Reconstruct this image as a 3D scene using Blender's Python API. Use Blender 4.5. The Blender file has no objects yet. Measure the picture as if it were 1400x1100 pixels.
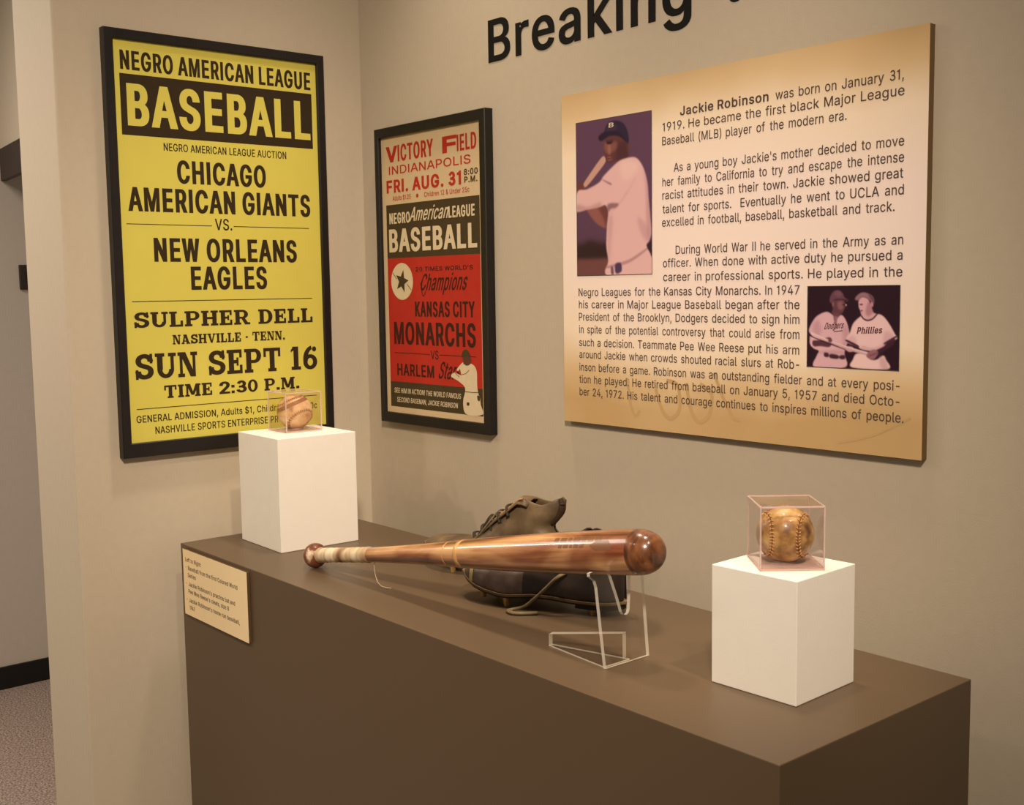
import bpy, bmesh, math, random
import numpy as np
from mathutils import Vector, Matrix, Euler
random.seed(4)
C = bpy.context.scene.collection
PI = math.pi
R = math.radians

# ------------------------------------------------------------------ camera
cam_data = bpy.data.cameras.new('camera')
cam_data.sensor_width = 36.0
cam_data.sensor_fit = 'HORIZONTAL'
cam_data.lens = 1573.1 / 1400.0 * 36.0
cam_data.clip_start = 0.05
cam = bpy.data.objects.new('camera', cam_data)
C.objects.link(cam)
cam.location = (2.2955, -1.5056, 1.5139)
cam.rotation_euler = (1.4725, 0.0150, 0.8647)
bpy.context.scene.camera = cam

# ------------------------------------------------------------------ light
scene = bpy.context.scene
scene.view_settings.view_transform = 'Standard'
scene.view_settings.look = 'None'
scene.view_settings.gamma = 1.0
scene.view_settings.exposure = 0.2
scene.view_settings.use_curve_mapping = False
scene.cycles.transparent_max_bounces = 24

world = bpy.data.worlds.new('world')
scene.world = world
world.use_nodes = True
world.node_tree.nodes['Background'].inputs[0].default_value = (1.0, 0.86, 0.70, 1)
world.node_tree.nodes['Background'].inputs[1].default_value = 0.145

WARM = (1.0, 0.81, 0.63)
def spot(name, loc, target, power, half_angle, blend, radius, color=WARM):
    d = bpy.data.lights.new(name, 'SPOT')
    d.energy = power; d.color = color
    d.spot_size = 2 * R(half_angle); d.spot_blend = blend; d.shadow_soft_size = radius
    o = bpy.data.objects.new(name, d); C.objects.link(o)
    o.location = loc
    o.rotation_euler = (Vector(target) - Vector(loc)).to_track_quat('-Z', 'Y').to_euler()
    return o
# gallery track lights hung from the ceiling: one wide key aimed low, a row of small washes, one spot for each ball, a downlight by the corner
spot('key_light', (2.55, -1.72, 2.85), (0.26, -0.40, 0.90), 256, 33, 1.0, 0.12)
spot('track_light', (-0.5, -2.25, 2.85), (-0.05, -0.60, 1.00), 40, 26, 1.0, 0.04)
for x in (0.0, 0.6):
    spot('track_light', (x, -2.15, 2.85), (0.40, -0.35, 1.15), 8, 32, 1.0, 0.04)
spot('ball_spot', (2.30, -0.52, 2.85), (1.42, -0.30, 1.15), 62, 9.0, 1.0, 0.04)
spot('ball_spot', (1.45, -0.80, 2.85), (0.21, -0.31, 1.19), 50, 10.0, 1.0, 0.04)
spot('downlight', (0.48, -0.16, 2.90), (0.50, -0.34, 1.0), 64, 34, 1.0, 0.07)
spot('downlight', (1.20, -0.22, 2.90), (1.15, -0.36, 1.0), 42, 24, 1.0, 0.07)
def strip(name, loc, sx, sy, power, color):
    d = bpy.data.lights.new(name, 'AREA'); d.shape = 'RECTANGLE'; d.size = sx; d.size_y = sy; d.energy = power; d.color = color
    o = bpy.data.objects.new(name, d); C.objects.link(o); o.location = loc
# ceiling light in the hall, and the row of tubes down the corridor beyond it
strip('hall_light', (-1.1, -1.3, 2.7), 1.0, 1.0, 20, (1.0, 0.86, 0.74))
strip('corridor_tubes', (-3.2, -1.75, 2.75), 3.4, 0.10, 68, (1.0, 0.86, 0.72))

# ------------------------------------------------------------------ materials
def lin(c):
    def f(v):
        v /= 255.0
        return v / 12.92 if v <= 0.04045 else ((v + 0.055) / 1.055) ** 2.4
    return (f(c[0]), f(c[1]), f(c[2]), 1.0)
def mat(name, rgb, rough=0.6, spec=0.4, var=0.0, scale=30.0, bump=0.0, bscale=200.0, metal=0.0, coat=0.0, stretch=None):
    """principled surface of one colour with a little procedural mottling and relief"""
    m = bpy.data.materials.new(name); m.use_nodes = True
    nt = m.node_tree; b = nt.nodes['Principled BSDF']
    b.inputs['Base Color'].default_value = lin(rgb)
    b.inputs['Roughness'].default_value = rough
    b.inputs['Specular IOR Level'].default_value = spec
    b.inputs['Metallic'].default_value = metal
    b.inputs['Coat Weight'].default_value = coat
    b.inputs['Coat Roughness'].default_value = 0.12
    tc = nt.nodes.new('ShaderNodeTexCoord')
    mp = nt.nodes.new('ShaderNodeMapping')
    if stretch: mp.inputs['Scale'].default_value = stretch
    nt.links.new(tc.outputs['Object'], mp.inputs['Vector'])
    if var:
        n = nt.nodes.new('ShaderNodeTexNoise'); n.inputs['Scale'].default_value = scale; n.inputs['Detail'].default_value = 5
        r = nt.nodes.new('ShaderNodeValToRGB')
        c = lin(rgb)
        r.color_ramp.elements[0].position = 0.3; r.color_ramp.elements[1].position = 0.7
        r.color_ramp.elements[0].color = (c[0]*(1-var), c[1]*(1-var), c[2]*(1-var), 1)
        r.color_ramp.elements[1].color = (min(1, c[0]*(1+var)), min(1, c[1]*(1+var)), min(1, c[2]*(1+var)), 1)
        nt.links.new(mp.outputs[0], n.inputs['Vector'])
        nt.links.new(n.outputs['Fac'], r.inputs[0]); nt.links.new(r.outputs[0], b.inputs['Base Color'])
    if bump:
        n2 = nt.nodes.new('ShaderNodeTexNoise'); n2.inputs['Scale'].default_value = bscale; n2.inputs['Detail'].default_value = 3
        bp = nt.nodes.new('ShaderNodeBump'); bp.inputs['Strength'].default_value = bump; bp.inputs['Distance'].default_value = 0.002
        nt.links.new(mp.outputs[0], n2.inputs['Vector'])
        nt.links.new(n2.outputs['Fac'], bp.inputs['Height']); nt.links.new(bp.outputs[0], b.inputs['Normal'])
    return m
def ramp_mat(name, stops, scale, rough=0.5, coat=0.0, stretch=None, detail=6, spec=0.4, distort=0.0, bump=0.0):
    m = mat(name, stops[0][1], rough, spec, coat=coat, stretch=stretch, bump=bump, bscale=scale * 4)
    nt = m.node_tree
    n = nt.nodes.new('ShaderNodeTexNoise'); n.inputs['Scale'].default_value = scale; n.inputs['Detail'].default_value = detail
    n.inputs['Distortion'].default_value = distort
    r = nt.nodes.new('ShaderNodeValToRGB')
    while len(r.color_ramp.elements) < len(stops): r.color_ramp.elements.new(0.5)
    for e, (p, c) in zip(r.color_ramp.elements, stops): e.position = p; e.color = lin(c)
    mp = [x for x in nt.nodes if x.type == 'MAPPING'][0]
    nt.links.new(mp.outputs[0], n.inputs['Vector'])
    nt.links.new(n.outputs['Fac'], r.inputs[0]); nt.links.new(r.outputs[0], nt.nodes['Principled BSDF'].inputs['Base Color'])
    return m
def clear_mat(name, tint, gloss=1.0):
    """thin clear acrylic: lets light through, mirrors more at grazing angles"""
    m = bpy.data.materials.new(name); m.use_nodes = True
    nt = m.node_tree; nt.nodes.clear()
    out = nt.nodes.new('ShaderNodeOutputMaterial')
    t = nt.nodes.new('ShaderNodeBsdfTransparent'); t.inputs[0].default_value = (*tint, 1)
    g = nt.nodes.new('ShaderNodeBsdfGlossy'); g.inputs['Roughness'].default_value = 0.04
    g.inputs['Color'].default_value = (gloss, gloss, gloss, 1)
    lw = nt.nodes.new('ShaderNodeLayerWeight'); lw.inputs[0].default_value = 0.5
    pw = nt.nodes.new('ShaderNodeMath'); pw.operation = 'POWER'; pw.inputs[1].default_value = 4.0
    fr = nt.nodes.new('ShaderNodeMath'); fr.operation = 'MULTIPLY_ADD'; fr.inputs[1].default_value = 0.5; fr.inputs[2].default_value = 0.025
    nt.links.new(lw.outputs['Facing'], pw.inputs[0]); nt.links.new(pw.outputs[0], fr.inputs[0])
    mx = nt.nodes.new('ShaderNodeMixShader')
    nt.links.new(fr.outputs[0], mx.inputs[0]); nt.links.new(t.outputs[0], mx.inputs[1]); nt.links.new(g.outputs[0], mx.inputs[2])
    nt.links.new(mx.outputs[0], out.inputs[0])
    return m
def frosted_mat(name, rgb, opacity):
    """sawn or moulded acrylic edge: pale, scatters part of the light"""
    m = bpy.data.materials.new(name); m.use_nodes = True
    nt = m.node_tree; b = nt.nodes['Principled BSDF']
    b.inputs['Base Color'].default_value = lin(rgb); b.inputs['Roughness'].default_value = 0.2
    b.inputs['Alpha'].default_value = opacity
    return m

M = {}
M['wall'] = mat('wall_paint', (196, 184, 163), 0.75, 0.25, var=0.02, scale=60, bump=0.12, bscale=420)
M['hall'] = mat('hall_wall_paint', (190, 180, 168), 0.8, 0.2, var=0.02, scale=50, bump=0.1, bscale=400)
M['dark_trim'] = mat('dark_trim_paint', (52, 40, 36), 0.5, 0.3, var=0.08)
M['base'] = mat('black_baseboard', (22, 20, 19), 0.5, 0.3, var=0.1)
M['plinth'] = mat('brown_laminate', (94, 77, 57), 0.40, 0.4, var=0.035, scale=700, bump=0.03, bscale=900)
M['white'] = mat('white_paint', (240, 236, 226), 0.65, 0.25, var=0.012, scale=40, bump=0.06, bscale=300)
M['black_wood'] = mat('black_painted_wood', (25, 21, 20), 0.45, 0.4, var=0.2, scale=40, stretch=(1, 1, 1))
M['yellow'] = mat('yellow_poster_paper', (212, 202, 90), 0.55, 0.3, var=0.012, scale=25)
M['ink'] = mat('dark_brown_ink', (52, 40, 22), 0.6, 0.2, var=0.08, scale=120)
M['tan'] = mat('tan_poster_paper', (214, 190, 152), 0.6, 0.25, var=0.02, scale=25)
M['red_ink'] = mat('red_ink', (184, 46, 34), 0.6, 0.25, var=0.04, scale=60)
M['olive'] = mat('dark_olive_ink', (70, 58, 36), 0.6, 0.25, var=0.05, scale=60)
M['deep'] = mat('brown_black_ink', (60, 26, 20), 0.6, 0.25, var=0.05, scale=60)
M['cream_ink'] = mat('cream_ink', (222, 204, 170), 0.6, 0.25, var=0.03, scale=90)
M['skin_ink'] = mat('brown_ink', (92, 58, 44), 0.6, 0.25, var=0.05, scale=90)
M['panel_edge'] = mat('shaded_board_edge', (112, 88, 56), 0.6, 0.3)  # edge browned darker, so the colour carries the shade on the panel's side
M['text_ink'] = mat('grey_text_ink', (84, 70, 67), 0.6, 0.25)
M['vinyl'] = mat('black_vinyl', (20, 18, 16), 0.6, 0.2)
M['card'] = mat('cream_card', (250, 226, 178), 0.6, 0.3, var=0.01)
M['card_edge'] = mat('card_core', (90, 70, 48), 0.7, 0.2)
M['stitch'] = mat('faded_red_thread', (208, 160, 106), 0.8, 0.2)
M['stitch_pale'] = mat('faded_tan_thread', (172, 132, 92), 0.8, 0.2)
M['jersey_ink'] = mat('jersey_ink', (92, 54, 62), 0.6, 0.2)
M['vamp'] = ramp_mat('highlit_vamp_leather', [(0.3, (56, 44, 38)), (0.55, (98, 80, 72)), (0.75, (136, 114, 104))], 17, 0.38, detail=6, bump=0.4)  # paler leather: the highlight on the front of the shoe put into the colour
M['seam'] = mat('dark_seam', (120, 78, 42), 0.7, 0.2)
M['flap'] = mat('dark_collar_lining', (62, 46, 32), 0.7, 0.2, var=0.15, scale=80)
M['band'] = mat('brown_stain_band', (150, 104, 66), 0.6, 0.3, var=0.2, scale=120)
M['wrap'] = ramp_mat('dirty_cloth_tape', [(0.36, (120, 80, 56)), (0.5, (196, 170, 132)), (0.62, (232, 216, 186))], 16, 0.6, stretch=(1.6, 0.6, 0.6), detail=3, bump=0.2)
M['leather'] = ramp_mat('worn_dark_leather', [(0.3, (66, 52, 36)), (0.55, (108, 90, 64)), (0.75, (142, 120, 90))], 18, 0.5, detail=5, bump=0.35)
M['leather_black'] = ramp_mat('black_leather', [(0.35, (28, 22, 19)), (0.6, (52, 42, 36)), (0.8, (92, 74, 64))], 15, 0.34, detail=5, bump=0.3)
M['sole'] = mat('shoe_sole_leather', (46, 36, 26), 0.7, 0.3, var=0.2, scale=60)
M['welt'] = mat('shoe_welt_leather', (112, 92, 66), 0.6, 0.3, var=0.2, scale=80)
M['lace'] = mat('leather_lace', (112, 96, 66), 0.6, 0.3, var=0.2, scale=120)
M['lace_dark'] = mat('dark_lace', (48, 38, 28), 0.7, 0.3, var=0.2, scale=120)
M['spike'] = mat('tarnished_steel', (178, 142, 86), 0.5, 0.5, var=0.25, scale=90, metal=0.3)
M['cream_trim'] = mat('cream_leather_trim', (190, 166, 112), 0.6, 0.3, var=0.15, scale=120)
M['clear'] = clear_mat('clear_acrylic', (0.985, 0.975, 0.965))
M['clear_pink'] = clear_mat('pink_tinged_acrylic', (0.972, 0.955, 0.957))
M['edge'] = frosted_mat('acrylic_sawn_edge', (252, 246, 228), 0.5)
M['edge_pink'] = frosted_mat('acrylic_moulded_edge', (226, 200, 196), 0.5)
M['base_pink'] = frosted_mat('acrylic_case_base', (226, 190, 176), 0.6)
M['thread'] = mat('clear_thread', (205, 185, 150), 0.3, 0.5)
M['brand'] = mat('burnt_brand_mark', (118, 78, 50), 0.4, 0.3, coat=0.6)
M['varnish_pale'] = mat('clear_tape_band', (214, 160, 98), 0.25, 0.5, coat=0.8)
M['scuff'] = mat('white_scuff', (250, 240, 220), 0.5, 0.4)
def carpet():
    m = ramp_mat('speckled_carpet', [(0.35, (104, 90, 82)), (0.5, (144, 128, 118)), (0.65, (174, 158, 146))], 160, 0.95, detail=2, spec=0.1, bump=0.5)
    return m
M['carpet'] = carpet()
M['ball_gold'] = ramp_mat('golden_brown_horsehide', [(0.30, (92, 64, 34)), (0.44, (158, 118, 64)), (0.56, (196, 158, 96)), (0.72, (226, 200, 146))], 46, 0.40, detail=8, distort=0.0, coat=0.15, bump=0.15)
M['ball_tan'] = ramp_mat('tan_horsehide', [(0.32, (132, 92, 58)), (0.45, (206, 164, 112)), (0.62, (232, 200, 150)), (0.8, (236, 208, 164))], 30, 0.5, detail=5, distort=0.1, bump=0.15)

def wood_mat():
    m = mat('varnished_ash_wood', (176, 112, 58), 0.32, 0.5, coat=0.9)
    nt = m.node_tree; b = nt.nodes['Principled BSDF']; b.inputs['Coat Roughness'].default_value = 0.10
    tc = [x for x in nt.nodes if x.type == 'TEX_COORD'][0]
    def noise(scale, stretch, dist, detail=4):
        mp = nt.nodes.new('ShaderNodeMapping'); mp.inputs['Scale'].default_value = stretch
        n = nt.nodes.new('ShaderNodeTexNoise'); n.inputs['Scale'].default_value = scale; n.inputs['Detail'].default_value = detail
        n.inputs['Distortion'].default_value = dist
        nt.links.new(tc.outputs['Object'], mp.inputs[0]); nt.links.new(mp.outputs[0], n.inputs['Vector'])
        return n
    n1 = noise(60, (0.05, 1, 1), 0.3, 5)        # long grain streaks
    n2 = noise(14, (0.45, 1, 1), 1.0, 3)        # broad stains
    r1 = nt.nodes.new('ShaderNodeValToRGB')
    for e, (p, c) in zip([r1.color_ramp.elements[0], r1.color_ramp.elements.new(0.5), r1.color_ramp.elements[-1]],
                         [(0.36, (92, 54, 30)), (0.47, (162, 108, 64)), (0.64, (214, 166, 116))]):
        e.position = p; e.color = lin(c)
    r2 = nt.nodes.new('ShaderNodeValToRGB')
    r2.color_ramp.elements[0].position = 0.36; r2.color_ramp.elements[0].color = lin((176, 128, 100))
    r2.color_ramp.elements[1].position = 0.6; r2.color_ramp.elements[1].color = (1, 1, 1, 1)
    mx = nt.nodes.new('ShaderNodeMix'); mx.data_type = 'RGBA'; mx.blend_type = 'MULTIPLY'; mx.inputs[0].default_value = 1.0
    nt.links.new(n1.outputs['Fac'], r1.inputs[0]); nt.links.new(n2.outputs['Fac'], r2.inputs[0])
    nt.links.new(r1.outputs[0], mx.inputs[6]); nt.links.new(r2.outputs[0], mx.inputs[7])
    nt.links.new(mx.outputs[2], b.inputs['Base Color'])
    return m
M['wood'] = wood_mat()
M['wood_dark'] = ramp_mat('dark_end_grain', [(0.35, (70, 40, 22)), (0.55, (120, 72, 40)), (0.75, (150, 98, 60))], 40, 0.3, coat=0.9, stretch=(2.5, 1, 1), detail=4)
M['knob_wood'] = ramp_mat('dark_stained_knob_wood', [(0.4, (82, 40, 24)), (0.58, (128, 74, 48)), (0.66, (226, 206, 176))], 26, 0.35, coat=0.7, detail=3)

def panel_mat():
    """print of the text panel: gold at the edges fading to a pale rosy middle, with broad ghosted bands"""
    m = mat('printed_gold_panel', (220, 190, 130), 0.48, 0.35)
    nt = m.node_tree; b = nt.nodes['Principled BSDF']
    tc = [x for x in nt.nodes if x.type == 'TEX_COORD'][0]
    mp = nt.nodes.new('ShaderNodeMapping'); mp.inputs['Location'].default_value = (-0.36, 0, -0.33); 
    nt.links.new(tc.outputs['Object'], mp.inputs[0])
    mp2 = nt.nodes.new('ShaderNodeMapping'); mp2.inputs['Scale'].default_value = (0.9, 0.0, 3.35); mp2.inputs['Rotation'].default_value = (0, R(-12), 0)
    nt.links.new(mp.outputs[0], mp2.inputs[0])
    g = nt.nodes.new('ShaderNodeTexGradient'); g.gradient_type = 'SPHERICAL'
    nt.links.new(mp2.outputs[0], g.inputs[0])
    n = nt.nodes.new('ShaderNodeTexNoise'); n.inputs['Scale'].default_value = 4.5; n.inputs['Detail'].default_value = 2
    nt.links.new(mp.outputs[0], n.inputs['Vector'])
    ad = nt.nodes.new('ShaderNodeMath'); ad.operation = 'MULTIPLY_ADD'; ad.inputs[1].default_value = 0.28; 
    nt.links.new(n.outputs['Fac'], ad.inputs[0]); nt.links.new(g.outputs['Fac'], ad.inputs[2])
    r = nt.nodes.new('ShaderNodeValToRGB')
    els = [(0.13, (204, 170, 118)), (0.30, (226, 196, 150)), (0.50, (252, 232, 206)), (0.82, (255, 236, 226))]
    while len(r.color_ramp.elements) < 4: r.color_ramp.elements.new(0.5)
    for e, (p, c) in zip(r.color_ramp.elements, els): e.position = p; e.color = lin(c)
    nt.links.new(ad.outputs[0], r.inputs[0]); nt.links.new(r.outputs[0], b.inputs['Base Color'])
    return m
M['panel'] = panel_mat()
M['ghost'] = mat('ghost_print', (200, 166, 116), 0.5, 0.3)
M['ghost_pale'] = mat('ghost_print_pale', (236, 208, 172), 0.5, 0.3)
def print_mat():
    m = bpy.data.materials.new('photographic_print'); m.use_nodes = True
    nt = m.node_tree; b = nt.nodes['Principled BSDF']; b.inputs['Roughness'].default_value = 0.45
    b.inputs['Specular IOR Level'].default_value = 0.3
    a = nt.nodes.new('ShaderNodeVertexColor'); a.layer_name = 'print'
    nt.links.new(a.outputs[0], b.inputs['Base Color'])
    return m
M['print'] = print_mat()

# ------------------------------------------------------------------ builders
def obj(name, bm, m, parent=None, smooth=False, mats=None):
    me = bpy.data.meshes.new(name)
    if isinstance(bm, bmesh.types.BMesh):
        bm.to_mesh(me); bm.free()
    else:
        me.from_pydata(bm[0], [], bm[1])
    for x in (mats or [m]): me.materials.append(x)
    if smooth:
        for p in me.polygons: p.use_smooth = True
    me.update()
    o = bpy.data.objects.new(name, me); C.objects.link(o)
    if parent: o.parent = parent
    return o
def tag(o, label, cat, group=None):
    o['label'] = label; o['category'] = cat
    if group: o['group'] = group
    return o
def thing(name, label, cat, loc=(0, 0, 0), rot=(0, 0, 0), group=None):
    o = bpy.data.objects.new(name, None); C.objects.link(o)
    o.empty_display_size = 0.05
    o.location = loc; o.rotation_euler = rot
    return tag(o, label, cat, group)
def struct(name, bm, m):
    o = obj(name, bm, m); o['kind'] = 'structure'; return o
def add_box(bm, x0, x1, y0, y1, z0, z1, bevel=0.0, seg=2):
    r = bmesh.ops.create_cube(bm, size=1)
    for v in r['verts']:
        v.co = Vector(((x0 + x1) / 2 + v.co.x * (x1 - x0), (y0 + y1) / 2 + v.co.y * (y1 - y0), (z0 + z1) / 2 + v.co.z * (z1 - z0)))
    if bevel:
        es = list({e for v in r['verts'] for e in v.link_edges})
        bmesh.ops.bevel(bm, geom=es, offset=bevel, segments=seg, profile=0.6, affect='EDGES')
    return bm
def box(*a, **k):
    return add_box(bmesh.new(), *a, **k)
def add_tube(bm, pts, rad, n=8, closed=False, flat=1.0, up=Vector((0, 0, 1))):
    """sweep a round (or flattened) section along a line of points"""
    pts = [Vector(p) for p in pts]; rings = []; N = len(pts)
    for i, p in enumerate(pts):
        a = pts[(i - 1) % N] if (closed or i > 0) else p
        b = pts[(i + 1) % N] if (closed or i < N - 1) else p
        t = (b - a).normalized()
        s = t.cross(up)
        if s.length < 1e-4: s = t.cross(Vector((0, 1, 0)))
        s.normalize(); w = s.cross(t).normalized()
        r = rad[i] if isinstance(rad, (list, tuple)) else rad
        rings.append([bm.verts.new(p + s * (r * math.cos(2 * PI * k / n)) + w * (r * flat * math.sin(2 * PI * k / n))) for k in range(n)])
    for i in range(N if closed else N - 1):
        A, B = rings[i], rings[(i + 1) % N]
        for k in range(n): bm.faces.new((A[k], A[(k + 1) % n], B[(k + 1) % n], B[k]))
    if not closed:
        bm.faces.new(rings[0][::-1]); bm.faces.new(rings[-1])
    return bm
def add_lathe(bm, prof, n=48, axis='x'):
    """turn a profile of (along, radius) about the x axis"""
    rings = []
    for t, r in prof:
        if r < 1e-6: rings.append([bm.verts.new((t, 0, 0))])
        else: rings.append([bm.verts.new((t, r * math.cos(2 * PI * k / n), r * math.sin(2 * PI * k / n))) for k in range(n)])
    for A, B in zip(rings, rings[1:]):
        for k in range(n):
            a0, a1 = A[k % len(A)], A[(k + 1) % len(A)]; b0, b1 = B[k % len(B)], B[(k + 1) % len(B)]
            vs = []
            for v in (a0, a1, b1, b0):
                if v not in vs: vs.append(v)
            if len(vs) > 2: bm.faces.new(vs)
    return bm
def spline(ctrl, per=6, closed=False):
    """Catmull-Rom through the control points"""
    P = [Vector(p) for p in ctrl]; n = len(P); out = []
    for i in range(n if closed else n - 1):
        if closed: p0, p1, p2, p3 = P[(i - 1) % n], P[i], P[(i + 1) % n], P[(i + 2) % n]
        else: p0, p1, p2, p3 = P[max(i - 1, 0)], P[i], P[i + 1], P[min(i + 2, n - 1)]
        for k in range(per):
            t = k / per
            out.append(0.5 * ((2 * p1) + (p2 - p0) * t + (2 * p0 - 5 * p1 + 4 * p2 - p3) * t * t + (3 * p1 - p0 - 3 * p2 + p3) * t ** 3))
    if not closed: out.append(P[-1])
    return out
def interp(t, tab):
    if t <= tab[0][0]: return tab[0][1]
    for (a, va), (b, vb) in zip(tab, tab[1:]):
        if t <= b:
            f = (t - a) / (b - a); f = f * f * (3 - 2 * f) if False else f
            return va + (vb - va) * f
    return tab[-1][1]

# ------------------------------------------------------------------ lettering
CHARS = "ABCDEFGHIJKLMNOPQRSTUVWXYZabcdefghijklmnopqrstuvwxyz0123456789.,:-'()$!&"
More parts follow.
